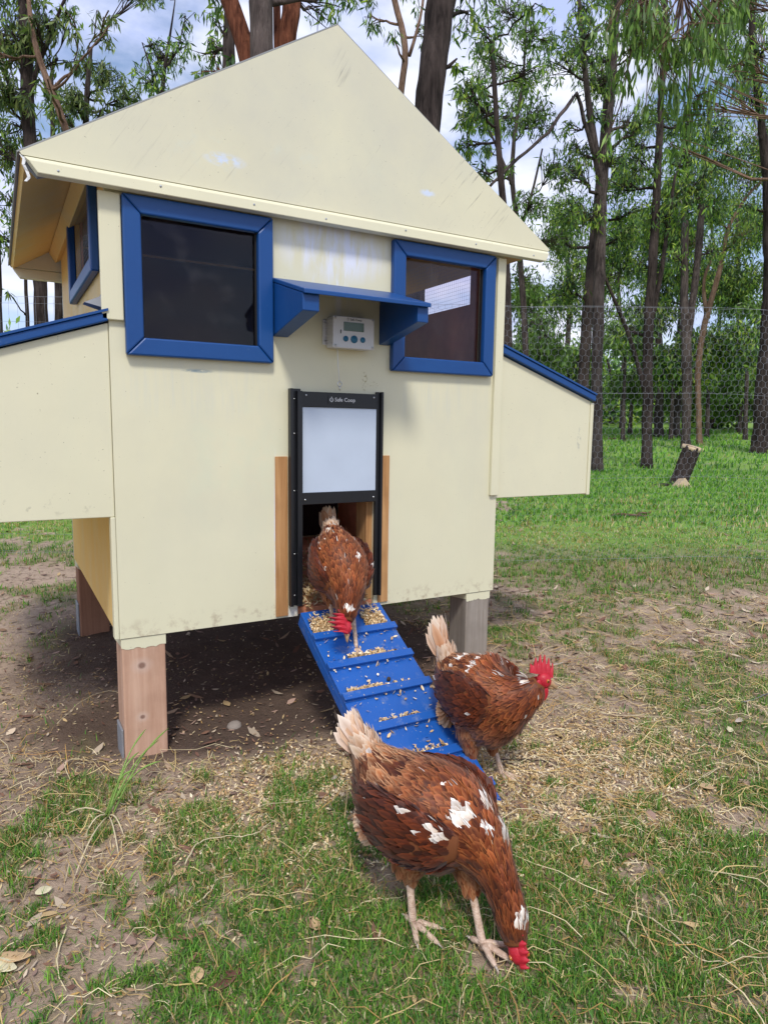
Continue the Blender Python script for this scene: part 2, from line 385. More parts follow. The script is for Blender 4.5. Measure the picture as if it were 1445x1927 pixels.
idx = np.arange(nx*ny).reshape(ny, nx)
gd = grass_density(X, Y); gw = dark_soil_mask(X, Y)
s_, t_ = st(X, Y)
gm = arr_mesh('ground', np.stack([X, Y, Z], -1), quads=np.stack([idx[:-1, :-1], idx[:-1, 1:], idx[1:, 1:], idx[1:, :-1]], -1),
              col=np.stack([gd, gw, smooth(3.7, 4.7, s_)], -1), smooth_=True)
def groundmat():
    m, t, b = newmat('sandy_soil_and_grass', .95, .1)
    a = N(t, 'ShaderNodeVertexColor'); a.layer_name = 'Col'; sp = N(t, 'ShaderNodeSeparateColor'); lk(t, a.outputs['Color'], sp.inputs[0])
    v = coords(t)
    soil = mixc(t, noise(t, v, 3, 6), (.31, .225, .16), (.50, .385, .295))
    soil = mixc(t, math_(t, 'MULTIPLY', ramp(t, noise(t, v, 26, 6, .7), .50, .66), ramp(t, noise(t, v, 1.6, 3), .38, .56, (.35,)*3, (1,)*3)), soil, (.11, .073, .056))
    soil = mixc(t, math_(t, 'MULTIPLY', ramp(t, noise(t, v, 90, 3, .7), .58, .7), .6), soil, (.42, .33, .26))
    dark_soil = mixc(t, noise(t, v, 12, 7, .7), (.055, .038, .030), (.16, .112, .086))
    dark_soil = mixc(t, ramp(t, noise(t, v, 70, 3), .66, .72), dark_soil, (.22, .15, .10))
    soil = mixc(t, sp.outputs['Green'], soil, dark_soil)
    thatch = mixc(t, noise(t, v, 40, 6, .7), (.07, .075, .028), (.25, .225, .10))
    far = mixc(t, noise(t, coords(t, (1, 1, 1)), 2.2, 8, .7), (.13, .26, .04), (.24, .38, .08))
    thatch = mixc(t, sp.outputs['Blue'], thatch, far)
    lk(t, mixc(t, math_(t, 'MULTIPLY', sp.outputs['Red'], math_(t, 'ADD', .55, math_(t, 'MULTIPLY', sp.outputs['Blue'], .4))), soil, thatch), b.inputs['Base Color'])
    bump(t, b, math_(t, 'ADD', noise(t, v, 35, 8, .7), math_(t, 'MULTIPLY', noise(t, v, 160, 3), .4)), .8, .015)
    return m
tag(link('ground', gm, groundmat()), kind='structure')

# ------------------------------------------------------------------ chicken coop
W = 1.2; D = 1.2; ZB = .334; ZE = 1.422
coop = thing('chicken_coop', (.6, .6, 0), 'raised cream and blue timber chicken coop on posts with gable roof', 'chicken coop')
def sheet(mb, xs, zs, holes, y0, y1, m=0):
    """a panel standing in XZ with rectangular holes, as one clean solid"""
    xs = sorted(set(xs)); zs = sorted(set(zs))
    def solid(i, k):
        if i < 0 or k < 0 or i >= len(xs)-1 or k >= len(zs)-1: return False
        cx, cz = (xs[i]+xs[i+1])/2, (zs[k]+zs[k+1])/2
        return not any(a < cx < b and c < cz < d for a, b, c, d in holes)
    for i in range(len(xs)-1):
        for k in range(len(zs)-1):
            if not solid(i, k): continue
            a, b, c, d = xs[i], xs[i+1], zs[k], zs[k+1]
            mb.add([(a,y0,c),(b,y0,c),(b,y0,d),(a,y0,d)], [(0,1,2,3)], m); mb.add([(a,y1,c),(b,y1,c),(b,y1,d),(a,y1,d)], [(3,2,1,0)], m)
            if not solid(i-1, k): mb.add([(a,y0,c),(a,y0,d),(a,y1,d),(a,y1,c)], [(0,1,2,3)], m)
            if not solid(i+1, k): mb.add([(b,y0,c),(b,y1,c),(b,y1,d),(b,y0,d)], [(0,1,2,3)], m)
            if not solid(i, k-1): mb.add([(a,y0,c),(a,y1,c),(b,y1,c),(b,y0,c)], [(0,1,2,3)], m)
            if not solid(i, k+1): mb.add([(a,y0,d),(b,y0,d),(b,y1,d),(a,y1,d)], [(0,1,2,3)], m)
    return mb
HW1 = (.074, .372, 1.086, 1.384); HW2 = (.818, 1.113, 1.084, 1.384); HD = (.486, .735, .30, .69)
mb = MB(); hs = [HW1, HW2, HD]
sheet(mb, [0, W]+[q for h in hs for q in h[:2]], [ZB, ZE+.05, ]+[max(q, ZB) for h in hs for q in h[2:]], hs, 0, .014)
mb.build('front_panel', M_wall, coop)
SWH = (.15, .66, 1.30, 1.52)     # side window opening (y0, y1, z0, z1)
for x0, x1 in ((0.0, .014), (W-.014, W)):
    b2 = MB(); sheet(b2, [.0145, D-.0145, SWH[0], SWH[1]], [ZB, 1.56, SWH[2], SWH[3]], [SWH], x0, x1)
    b2.v = [(y, x, z) for x, y, z in b2.v]
    o = b2.build('side_panel', M_creambounce, coop)
rp_ = MB(); HR = (.12, 1.08, .80, 1.16); sheet(rp_, [0, HR[0], HR[1], W], [ZB, HR[2], HR[3], 1.56], [HR], D-.014, D); rp_.build('rear_panel', M_cream, coop)  # opening HR is added, unseen, to let daylight into the interior
MB().box(.03, W-.03, .0145, D-.0145, .335, .352).build('floor_board', M_in, coop)
# lining sheets inside: sides stained brown, rear coloured dark to stand for interior shade
l = MB(); sheet(l, [.03, D-.03, SWH[0], SWH[1]], [.36, 1.55, SWH[2], SWH[3]], [SWH], W-.022, W-.016); l.v = [(y, x, z) for x, y, z in l.v]; l.build('lining', M_in, coop)
l = MB(); sheet(l, [.03, D-.03, SWH[0], SWH[1]], [.36, 1.55, SWH[2], SWH[3]], [SWH], .016, .022); l.v = [(y, x, z) for x, y, z in l.v]; l.build('lining', M_in, coop)
l = MB(); sheet(l, [.024, HR[0], HR[1], W-.024], [.36, HR[2], HR[3], 1.55], [HR], D-.022, D-.016); l.build('lining', M_inshade, coop)
MB().prism_y([(.03, 1.5515), (1.15, 1.5515), (.60, 1.875)], D-.012, D-.004).build('lining', M_inshade, coop)  # sheet added over the cream gable inside, coloured as interior shade
# nest boxes at both sides
for sgn in (-1, 1):
    xa, xb = (0, -.418) if sgn < 0 else (W, 1.618)
    e = .001*sgn
    nb = MB(); poly = [(xa+e, .649), (xb, .649), (xb, .983), (xa+e, 1.122)]
    if sgn < 0: poly = poly[::-1]
    nb.prism_y(poly, .003, 1.05); o = nb.build('nest_box', M_wall, coop, .002)
    # bottom lip batten and lid
    lt = MB(); n_ = np.array([-(1.122-.983), (xa-xb)*1.0]); dx = (xb-xa)*1.03; dz = (.983-1.122)*1.03
    p = [(xa+e*2, 1.125), (xa+dx, 1.125+dz), (xa+dx, 1.125+dz+.022), (xa+e*2, 1.147)]
    if sgn > 0: p = p
    lt.prism_y(p, -.012, 1.06); lid = lt.build('nest_box_lid', M_blue, coop, .003)
    lp = MB(); lp.prism_y([(xa+e*2, 1.1475), (xa+dx, 1.1475+dz), (xa+dx, 1.1475+dz+.006), (xa+e*2, 1.1535)], -.016, 1.06); link('lid_capping', lp.mesh('lid_capping'), M_blue, lid, False).matrix_parent_inverse = Matrix.Identity(4)
    if sgn > 0:
        MB().box(1.6185, 1.633, -.001, 1.05, .645, .978).build('end_panel', M_cream, coop, .002)
MB().hexa([(-.004,.0,1.1545),(-.05,.02,1.168),(-.05,.06,1.168),(-.004,.06,1.1545),(-.004,.0,1.205),(-.014,.02,1.185),(-.014,.06,1.185),(-.004,.06,1.205)]).build('flashing', M_rubber, coop)
# corner boards beside the windows
MB().box(-.016, .0335, -.012, -.0005, 1.128, ZE-.001).build('corner_board', M_cream, coop, .002)
MB().box(1.168, 1.2, -.012, -.0005, .66, ZE-.001).build('corner_board', M_cream, coop, .002)
MB().box(-.012, -.0005, 0.0, .03, ZB, .6485).build('corner_board', M_cream, coop, .002)
# gables, roof slopes, purlins
XL, XR, ZT, XA, ZA = -.174, 1.358, 1.466, .588, 1.932
IL, IR, ZI = -.143, 1.336, 1.4235
for nm, y0, y1 in (('gable', -.034, -.020), ('gable', D+.02, D+.034)):
    g = MB(); g.prism_y([(XL+.004, ZT-.006), (XR-.004, ZT-.006), (XR, ZT), (XA, ZA), (XL, ZT)], y0, y1); g.build('gable_panel', M_gable, coop)
    fb = MB(); f0, f1 = (y0, y1) if y0 < 0 else (y1, y0); s = -1 if y0 < 0 else 1
    A, B = ZT-.0075, ZI
    prof = [(f1, A), (f0, A), (f0+s*.012, A-.010), (f0+s*.014, B), (f1, B)]
    vs = []
    for yy, zz in prof:
        k = (ZT-zz)/(ZT-ZI); vs.append((XL+.002+(IL-XL)*k, yy, zz))
    for yy, zz in prof:
        k = (ZT-zz)/(ZT-ZI); vs.append((XR-.002+(IR-XR)*k, yy, zz))
    fb.add(vs, [(0,1,2,3,4), (9,8,7,6,5)]+[(i, (i+1) % 5, 5+(i+1) % 5, 5+i) for i in range(5)]); fb.build('fascia_board', M_cream, coop, .002)
th = math.atan2(ZA-ZT, XA-XL); nxv = (-math.sin(th), math.cos(th))
for sgn in (-1, 1):
    def P(x, off):
        z = ZT+(ZA-ZT)*(x-XL)/(XA-XL); return (x+nxv[0]*off, z+nxv[1]*off)
    o0, o1 = .001, .004
    p = [P(XL-.004, o0), P(XA, o0), (XA, P(XA, o1)[1]+.007), P(XL-.004, o1)]
    p[1] = (XA-.0005, ZA+.001/math.cos(th)); p[2] = (XA-.0005, ZA+.004/math.cos(th))
    q = [P(XL+.002, -.016), P(XA, -.016), P(XA, -.001), P(XL+.002, -.001)]
    q[1] = (XA-.0005, ZA-.016/math.cos(th)); q[2] = (XA-.0005, ZA-.001/math.cos(th))
    if sgn > 0: p = [(2*XA-a, b) for a, b in p][::-1]; q = [(2*XA-a, b) for a, b in q][::-1]
    r_ = MB(); r_.prism_y(p, -.032, D+.032); r_.build('roof_sheet', M_roof, coop)
    r_ = MB(); r_.prism_y(q, -.019, D+.019); r_.build('soffit_board', M_creambounce, coop)
    pp = [P(XL+.125, -.060), P(XL+.165, -.060), P(XL+.165, -.0175), P(XL+.125, -.0175)]
    if sgn > 0: pp = [(2*XA-a, b) for a, b in pp][::-1]
    MB().prism_y(pp, -.018, D+.018).build('purlin', M_creambounce, coop, .002)
for nx_ in (-.10, .12, .35, .55, .80, 1.05, 1.28): MB().ball((nx_, -.0478, 1.438+.004*math.sin(nx_*9)), .0028, .0012, .0028, 0, 8).build('nail_head', M_galv, coop)
# dark end block and the strip of peeling paint at the left tip
MB().hexa([(-.168,-.018,1.452),(-.140,-.018,1.425),(-.140,.004,1.425),(-.168,.004,1.452),(-.160,-.018,1.462),(-.118,-.018,1.432),(-.118,.004,1.432),(-.160,.004,1.462)]).build('end_block', M_rubber, coop)
pl = MB(); pts = [(-.172,-.03,1.462),(-.166,-.034,1.452),(-.168,-.036,1.440),(-.162,-.034,1.428),(-.158,-.036,1.415),(-.165,-.036,1.405)]
for a, b in zip(pts, pts[1:]):
    pl.add([(a[0]-.003,a[1],a[2]),(a[0]+.004,a[1]+.002,a[2]),(b[0]+.003,b[1],b[2]),(b[0]-.003,b[1]+.002,b[2])], [(0,1,2,3)])
pl.build('peeling_strip', M_peel, coop)

def sub(name, me, mats, parent, bevel=0):
    o = bpy.data.objects.new(name, me); COL.objects.link(o); o.parent = parent
    for m in (mats if isinstance(mats, (list, tuple)) else [mats]): me.materials.append(m)
    if bevel:
        b = o.modifiers.new('bevel', 'BEVEL'); b.width = bevel; b.segments = 2; b.limit_method = 'ANGLE'; b.angle_limit = R(35)
    return o
def frame_rails(win, a, b, y0, y1, mapf, mat, bev=.004):
    (X0, X1, Z0, Z1), (x0, x1, z0, z1) = a, b; g = .0006
    qs = [[(X0+g, Z0), (X1-g, Z0), (x1-g, z0), (x0+g, z0)], [(X1, Z0+g), (X1, Z1-g), (x1, z1-g), (x1, z0+g)],
          [(X1-g, Z1), (X0+g, Z1), (x0+g, z1), (x1-g, z1)], [(X0, Z1-g), (X0, Z0+g), (x0, z0+g), (x0, z1-g)]]
    for q in qs:
        r = MB(); vs = [mapf(x, y0, z) for x, z in q]+[mapf(x, y1, z) for x, z in q]
        r.add(vs, [(0,1,2,3), (7,6,5,4), (0,4,5,1), (1,5,6,2), (2,6,7,3), (3,7,4,0)])
        sub('frame_rail', r.mesh('frame_rail'), mat, win, bev)
for ox in (0.0356, .7785):
    a = (ox, ox+.3745, 1.047, 1.4215); b = (ox+.042, ox+.334, 1.090, 1.379)
    pane = MB().box(b[0]-.004, b[1]+.004, .003, .006, b[2]-.003, b[3]+.003).build('window', M_glass, coop)
    frame_rails(pane, a, b, -.022, -.0005, lambda x, y, z: (x, y, z), M_blue)
    # thin inner bead
    for q in ((b[0]+.0005, b[0]+.004, b[2], b[3]), (b[1]-.004, b[1]-.0005, b[2], b[3])):
        sub('glazing_bead', MB().box(q[0], q[1], -.006, .0025, q[2], q[3]).mesh('glazing_bead'), M_dark, pane)
# side windows: blue frame round an opening closed with wire mesh
for sx in (0, 1):
    xo = -.0006 if sx == 0 else W+.0006; xe = -.022 if sx == 0 else W+.022
    ms = MB()
    for k in range(1, 40):
        yy = SWH[0]+(SWH[1]-SWH[0])*k/40; ms.tube([(xo*.5+W*sx*.5, yy, SWH[2]), (xo*.5+W*sx*.5, yy, SWH[3])], .00035, 3)
    for k in range(1, 17):
        zz = SWH[2]+(SWH[3]-SWH[2])*k/17; ms.tube([(xo*.5+W*sx*.5+.001, SWH[0], zz), (xo*.5+W*sx*.5+.001, SWH[1], zz)], .00035, 3)
    sw = ms.build('side_window', M_wire, coop)
    frame_rails(sw, (.115, .70, 1.262, 1.552), (SWH[0], SWH[1], SWH[2], SWH[3]), xe, xo, lambda y, x, z: (x, y, z), M_blue)
# awning with two brackets
XW0, XW1 = .4135, .7765
def aw_z(y): return 1.264+(y+.0)*(1.264-1.203)/.212
aw = MB().prism_x([(-.002, aw_z(-.002)), (-.226, aw_z(-.226)), (-.226, aw_z(-.226)+.011), (-.002, aw_z(-.002)+.011)], XW0-.001, XW1).build('awning', M_blue, coop, .002)
for x0, x1 in ((XW0, XW0+.044), (.742, .776)):
    br = MB().prism_x([(-.002, 1.120), (-.002, aw_z(-.002)-.0008), (-.213, aw_z(-.213)-.0008), (-.213, 1.161), (-.204, 1.159)], x0, x1)
    sub('bracket', br.mesh('bracket'), M_blue, aw, .002)
# door controller
ctl = MB().box(.572, .699, -.052, -.0006, 1.099, 1.183).build('door_controller', M_grey, coop, .005)
def csub(n, mb_, mat, bev=0): return sub(n, mb_.mesh(n), mat, ctl, bev)
for x0, x1 in ((.560, .5715), (.6995, .711)): csub('mounting_ear', MB().box(x0, x1, -.006, -.0006, 1.108, 1.178), M_grey, .002)
csub('faceplate', MB().box(.568, .696, -.0575, -.0525, 1.097, 1.183), M_grey, .004)
for k in range(9): csub('rib', MB().box(.5700, .5716, -.048, -.006, 1.106+k*.008, 1.1095+k*.008), M_grey)
csub('screen', MB().box(.600, .662, -.0590, -.0577, 1.144, 1.168), M_lcd)
csub('charge_slot', MB().box(.5895, .5922, -.0585, -.0577, 1.136, 1.146), M_dark)
for x, r in ((.606, .0078), (.632, .0105), (.659, .0078)):
    csub('button', MB().tube([(x, -.0577, 1.1225), (x, -.0596, 1.1225)], r, 20), M_btn)
for x, z in ((.574, 1.103), (.690, 1.103), (.574, 1.177), (.690, 1.177)): csub('screw', MB().tube([(x, -.0577, z), (x, -.0590, z)], .0032, 10), M_steel)
for x, z in ((.5655, 1.118), (.5655, 1.168), (.7055, 1.118)): csub('screw', MB().tube([(x, -.0062, z), (x, -.0085, z)], .0032, 10), M_steel)
def lettering(txt, size, loc, mat, parent, name='lettering', ext=.0002):
    cu = bpy.data.curves.new(name, 'FONT'); cu.body = txt; cu.size = size; cu.align_x = 'LEFT'; cu.align_y = 'CENTER'; cu.extrude = ext; cu.resolution_u = 2
    to = bpy.data.objects.new('t', cu); COL.objects.link(to); bpy.context.view_layer.update()
    me = bpy.data.meshes.new_from_object(to.evaluated_get(bpy.context.evaluated_depsgraph_get())); bpy.data.objects.remove(to, do_unlink=True)
    me.transform(Matrix.Translation(loc) @ Matrix.Rotation(math.pi/2, 4, 'X')); me.name = name
    return sub(name, me, mat, parent)
lettering('Safe Coop', .0085, (.620, -.0580, 1.1755), M_dark, ctl)
def emblem(x, z, r, y, mat, parent):
    e = MB(); n = 28
    for k in range(n):
        a0, a1 = 2*math.pi*k/n, 2*math.pi*(k+1)/n
        def q(a, rr): 
            m_ = 1/max(abs(math.cos(a))+abs(math.sin(a)), .01); f = rr*(.45+.55*m_*.98); return (x+f*math.cos(a), y, z+f*math.sin(a))
        e.add([q(a0, r), q(a1, r), q(a1, r*.76), q(a0, r*.76)], [(0, 1, 2, 3)])
    e.add([(x-r*.22, y, z-r*.05), (x, y, z-r*.28), (x+r*.22, y, z-r*.05), (x, y, z+r*.2)], [(0, 1, 2, 3)])
    e.add([(x-r*.1, y, z+r*1.02), (x+r*.1, y, z+r*1.02), (x+r*.1, y, z+r*1.4), (x-r*.1, y, z+r*1.4)], [(0, 1, 2, 3)])
    return sub('emblem', e.mesh('emblem'), mat, parent)
emblem(.613, 1.1755, .0035, -.0581, M_dark, ctl)
# cord and eye bolt
cord = MB().tube([(.594, -.03, 1.098), (.597, -.03, 1.05), (.601, -.03, 1.008)], .0011, 5).build('pull_cord', M_white, coop)
ey = MB(); ey.tube([(.602+.0065*math.cos(a), -.03, 1.000+.0065*math.sin(a)) for a in np.linspace(0, 2*math.pi, 17)], .0016, 6)
ey.tube([(.602, -.03, .9935), (.602, -.03, .982)], .0016, 6); ey.build('eye_bolt', M_steel, coop)
# sliding door: tracks, bars, panel
def track(x0, x1, zb, zt, wide):
    t_ = MB().box(x0, x1, -.016, -.0065, zb, zt).build('door_track', M_black, coop, .001)
    if wide:
        sub('track_lip', MB().box(x0, x0+.009, -.026, -.0165, zb, zt).mesh('track_lip'), M_black, t_, .001)
        sub('track_lip', MB().box(x0+.0195, x1, -.030, -.0165, zb, zt-.006).mesh('track_lip'), M_black, t_, .001)
        for z in (.955, .86, .70, .52, .40): sub('screw', MB().ball((x0+.0142, -.0175, z), .0026, .0018, .0026, 0, 8).mesh('screw'), M_steel, t_)
    else:
        sub('track_lip', MB().box(x1-.007, x1, -.026, -.0165, zb, zt).mesh('track_lip'), M_black, t_, .001)
    return t_
track(.4555, .4895, .370, .983, True); track(.7285, .748, .371, .983, False)
tb = MB().box(.4905, .7275, -.0215, -.0075, .934, .976).build('door_top_bar', M_black, coop, .0012)
sub('name_plate', MB().box(.570, .646, -.0232, -.0218, .944, .968).mesh('name_plate'), M_black, tb)
lettering('Safe Coop', .0155, (.590, -.0236, .956), M_white, tb)
emblem(.580, .9555, .0065, -.0237, M_white, tb)
for x in (.503, .717): sub('screw', MB().ball((x, -.0222, .966), .003, .002, .003, 0, 8).mesh('screw'), M_steel, tb)
MB().box(.4905, .7275, -.0175, -.0125, .694, .9335).build('door_panel', M_panel, coop)
bb = MB().box(.4905, .7275, -.0215, -.0075, .660, .6935).build('door_bottom_bar', M_black, coop, .0012)
for x in (.500, .719): sub('screw', MB().ball((x, -.0222, .674), .003, .002, .003, 0, 8).mesh('screw'), M_steel, bb)
# raw pine boards each side of the doorway, studs inside
MB().box(.4185, .4548, -.006, -.0005, .340, .796).build('jamb_board', M_pine, coop, .001)
MB().box(.7488, .7825, -.006, -.0005, .344, .796).build('jamb_board', M_pine, coop, .001)
MB().box(.716, .760, .0148, .085, .353, .74).build('stud', M_pine, coop, .002)
MB().box(.452, .484, .0148, .085, .353, .74).build('stud', M_pine, coop, .002)
# four posts with painted tops and galvanised straps
def post(x0, x1, y0, y1, mat, strap=None):
    zb = float(ground((x0+x1)/2, (y0+y1)/2))-.08
    p = MB().box(x0, x1, y0, y1, zb, ZB-.0015).build('post', mat, coop, .004)
    cp = MB(); n = 60
    top = ZB-.0018; f = []
    for k in range(n): # ragged lower edge of the paint
        a, b = x0-.0012+(x1-x0+.0024)*k/n, x0-.0012+(x1-x0+.0024)*(k+1)/n
        za = top-.020-.014*float(fbm(k*.13, x0*9+.3)); zb_ = top-.020-.014*float(fbm((k+1)*.13, x0*9+.3))
        cp.add([(a,y0-.0012,za),(b,y0-.0012,zb_),(b,y0-.0012,top),(a,y0-.0012,top)], [(0,1,2,3)])
    cp.add([(x0-.0012,y0-.0012,top-.02),(x0-.0012,y1,top-.03),(x0-.0012,y1,top),(x0-.0012,y0-.0012,top)], [(0,1,2,3)])
    sub('paint_band', cp.mesh('paint_band'), M_cream, p)
    if strap: sub('strap', MB().box(x0-.0065, x0-.0012, y0+.01, y1-.01, zb, zb+strap).mesh('strap'), M_galv, p, .001)
    return p
post(.004, .113, .004, .10, M_post, .16); post(1.092, 1.188, .004, .10, M_postg)
post(.004, .113, 1.09, 1.19, M_postd, .2); post(1.092, 1.188, 1.09, 1.19, M_postd)

# ------------------------------------------------------------------ ramp
rp = thing('ramp', (.61, -.34, 0), 'blue painted timber hen ramp with cross battens, leaning on the coop doorway', 'ramp')
RX0, RX1 = .482, .740
RZ = lambda y: .352+.557*(y+.03); ra = math.atan(.557); rn = Vector((0, -math.sin(ra), math.cos(ra)))
def rpt(x, L, off):          # L metres down the slope from the top, off metres above the surface
    y = -.030-L*math.cos(ra); z = .352-L*math.sin(ra); return (x, y+rn.y*off, z+rn.z*off)
edges = [0, .118, .226, .332, .438, .545, .652, .705]
for k, (a, b) in enumerate(zip(edges, edges[1:])):
    a2 = a+.001
    p = MB().hexa([rpt(RX0, a2, -.014), rpt(RX1, a2, -.014), rpt(RX1, b, -.014), rpt(RX0, b, -.014), rpt(RX0, a2, 0), rpt(RX1, a2, 0), rpt(RX1, b, 0), rpt(RX0, b, 0)])
    p.build('plank', M_rampblue, rp, .0015)
    if b < .70:
        w_ = random.uniform(-.003, .003)
        q = MB().hexa([rpt(RX0-.001, b-.024, .0006), rpt(RX1+.004+w_, b-.024, .0006), rpt(RX1+.004+w_, b-.001, .0006), rpt(RX0-.001, b-.001, .0006),
                       rpt(RX0-.001, b-.024, .011), rpt(RX1+.004+w_, b-.024, .011), rpt(RX1+.004+w_, b-.001, .011), rpt(RX0-.001, b-.001, .011)])
        bt = q.build('batten', M_rampblue, rp, .0015)
for x0, x1 in ((RX0, RX0+.02), (RX1-.02, RX1)):
    MB().hexa([rpt(x0, .002, -.045), rpt(x1, .002, -.045), rpt(x1, .70, -.045), rpt(x0, .70, -.045), rpt(x0, .002, -.0145), rpt(x1, .002, -.0145), rpt(x1, .70, -.0145), rpt(x0, .70, -.0145)]).build('rail', M_rampblue, rp, .002)

# ------------------------------------------------------------------ wire fence
def fence_line(t): return np.array([2.73+.875*t, 1.03-.484*t])      # metres along the fence; t grows to the right
fence = thing('wire_fence', (*fence_line(-1.5), 0), 'wire netting fence running behind the coop, hexagonal mesh at its right', 'fence')
FH = 1.46
def fpt(t, z, off=0):
    p = fence_line(t); g = float(ground(p[0], p[1])); return (p[0]+.484*off, p[1]+.875*off, g+z)
def netting():
    V = []; Q = []; a = .0225; rows = int(FH/(1.5*a)); cw = math.sqrt(3)*a; t0, t1 = -1.75, 2.3
    ncol = int((t1-t0)/cw)
    def seg(p, q, r):
        p = np.array(p); q = np.array(q); d = q-p; d /= np.linalg.norm(d); s1 = np.cross(d, (0.484, .875, 0)); s1 /= np.linalg.norm(s1)+1e-9; s2 = np.array((.484, .875, 0.))
        b = len(V)
        for c in (p, q):
            for k in range(3):
                an = 2*math.pi*k/3; V.append(c+(s1*math.cos(an)+s2*math.sin(an))*r)
        for k in range(3): Q.append((b+k, b+(k+1) % 3, b+3+(k+1) % 3, b+3+k))
    def node(t, z):
        wob = .006*(float(vnoise(t*9, z*9, 4))-.5); sag = .02*math.sin(t*2.1+z*3)+.014*math.sin(t*5+z*7)
        return fpt(t+wob+sag*.4, max(0, min(FH, z+wob)), sag)
    for r in range(rows+1):
        for c in range(ncol):
            t = t0+c*cw+(cw/2 if r % 2 else 0); z = r*1.5*a
            A = node(t, z+a*.5); B = node(t+cw/2, z+a); Cc = node(t+cw, z+a*.5); D_ = node(t+cw/2, z+a+a) 
            seg(A, B, .0005); seg(B, Cc, .0005); seg(B, D_, .0008)
    return arr_mesh('wire_netting', np.array(V), quads=np.array(Q))
o = link('wire_netting', netting(), M_wire, fence); o['kind'] = 'stuff'
def welded():
    m = MB(); t0, t1 = -5.6, -1.74
    for k in range(int((t1-t0)/.05)):
        t = t0+k*.05; m.tube([fpt(t, 0), fpt(t, FH)], .0007, 3, cap=False)
    for k in range(15):
        z = .03+k*.1; m.tube([fpt(t0+(t1-t0)*j/12, z, .004*math.sin(j)) for j in range(13)], .0008, 3, cap=False)
    return m
o = welded().build('welded_mesh', M_wire, fence); o['kind'] = 'stuff'
for z in (.03, .50, .98, 1.46):
    MB().tube([fpt(t, z+.012*math.sin(t*2.3+z), .002) for t in np.arange(-5.6, 2.45, .2)], .0008, 4).build('line_wire', M_wire, fence)
M_picket = simple('black_steel_picket', (.03, .03, .032), .6, .3, .3, .2, 30)
for t in (-1.74, 2.33, -5.6): MB().tube([fpt(t, -.2, .02), fpt(t, FH+.08, .02)], .018, 5).build('picket', M_picket, fence)

# ------------------------------------------------------------------ trees
LEAF_PAL = np.array([(.04, .09, .026), (.085, .17, .034), (.15, .25, .042), (.20, .31, .05), (.065, .12, .05), (.27, .34, .06), (.03, .065, .026)])
def leaves_at(P, length, width, down=.85, spread=.6, pal=LEAF_PAL, wt=None):
    """hanging lance-shaped leaves, two quads each, folded a little along the midrib"""
    n = len(P)
    d = RNG.normal(0, spread, (n, 3)); d[:, 2] -= down*RNG.uniform(.5, 1.4, n); d /= np.linalg.norm(d, axis=1)[:, None]
    r = RNG.normal(0, 1, (n, 3)); b = np.cross(d, r); b /= np.linalg.norm(b, axis=1)[:, None]; nn = np.cross(d, b)
    L = length*RNG.uniform(.55, 1.25, n)[:, None]; Wd = width*RNG.uniform(.7, 1.3, n)[:, None]
    curl = RNG.uniform(-.18, .18, n)[:, None]*L
    V = np.stack([P, P+d*L*.45+b*Wd+nn*curl*.4, P+d*L*.45-b*Wd+nn*curl*.4, P+d*L+nn*curl], 1).reshape(-1, 3)
    k = np.arange(n)*4
    Q = np.stack([k, k+1, k+3, k+2], 1)
    ci = RNG.choice(len(pal), n, p=wt); c = pal[ci]*RNG.uniform(.8, 1.9, (n, 1))
    return V, Q, np.repeat(c, 4, 0)
def crown_pts(c, r, n, per=8):
    """twigs through an uneven volume, leaves strung along each"""
    k = max(1, n//per); d = RNG.normal(0, 1, (k, 3)); d /= np.linalg.norm(d, axis=1)[:, None]
    q = c+d*(r*RNG.uniform(.15, 1.0, k)**.6)[:, None]*np.array([1, 1, .85]); out = []
    tw = RNG.normal(0, .5, (k, 3)); tw[:, 2] -= .55; tw /= np.linalg.norm(tw, axis=1)[:, None]
    ln = r*RNG.uniform(.25, .55, k)
    for j in range(per):
        f = j/per; out.append(q+tw*(ln*f)[:, None]+RNG.normal(0, 1, (k, 3))*r*.10)
    return np.concatenate(out), q, q+tw*ln[:, None]
def bez(p0, p1, n=6, sag=.0, jit=.0):
    p0 = np.array(p0, float); p1 = np.array(p1, float); L = np.linalg.norm(p1-p0); out = []
    up = np.array([0, 0, 1.]); j = RNG.normal(0, jit, (n, 3))
    for i in range(n):
        f = i/(n-1); out.append(p0+(p1-p0)*f+up*sag*L*math.sin(math.pi*f)+j[i]*L*math.sin(math.pi*f))
    return out
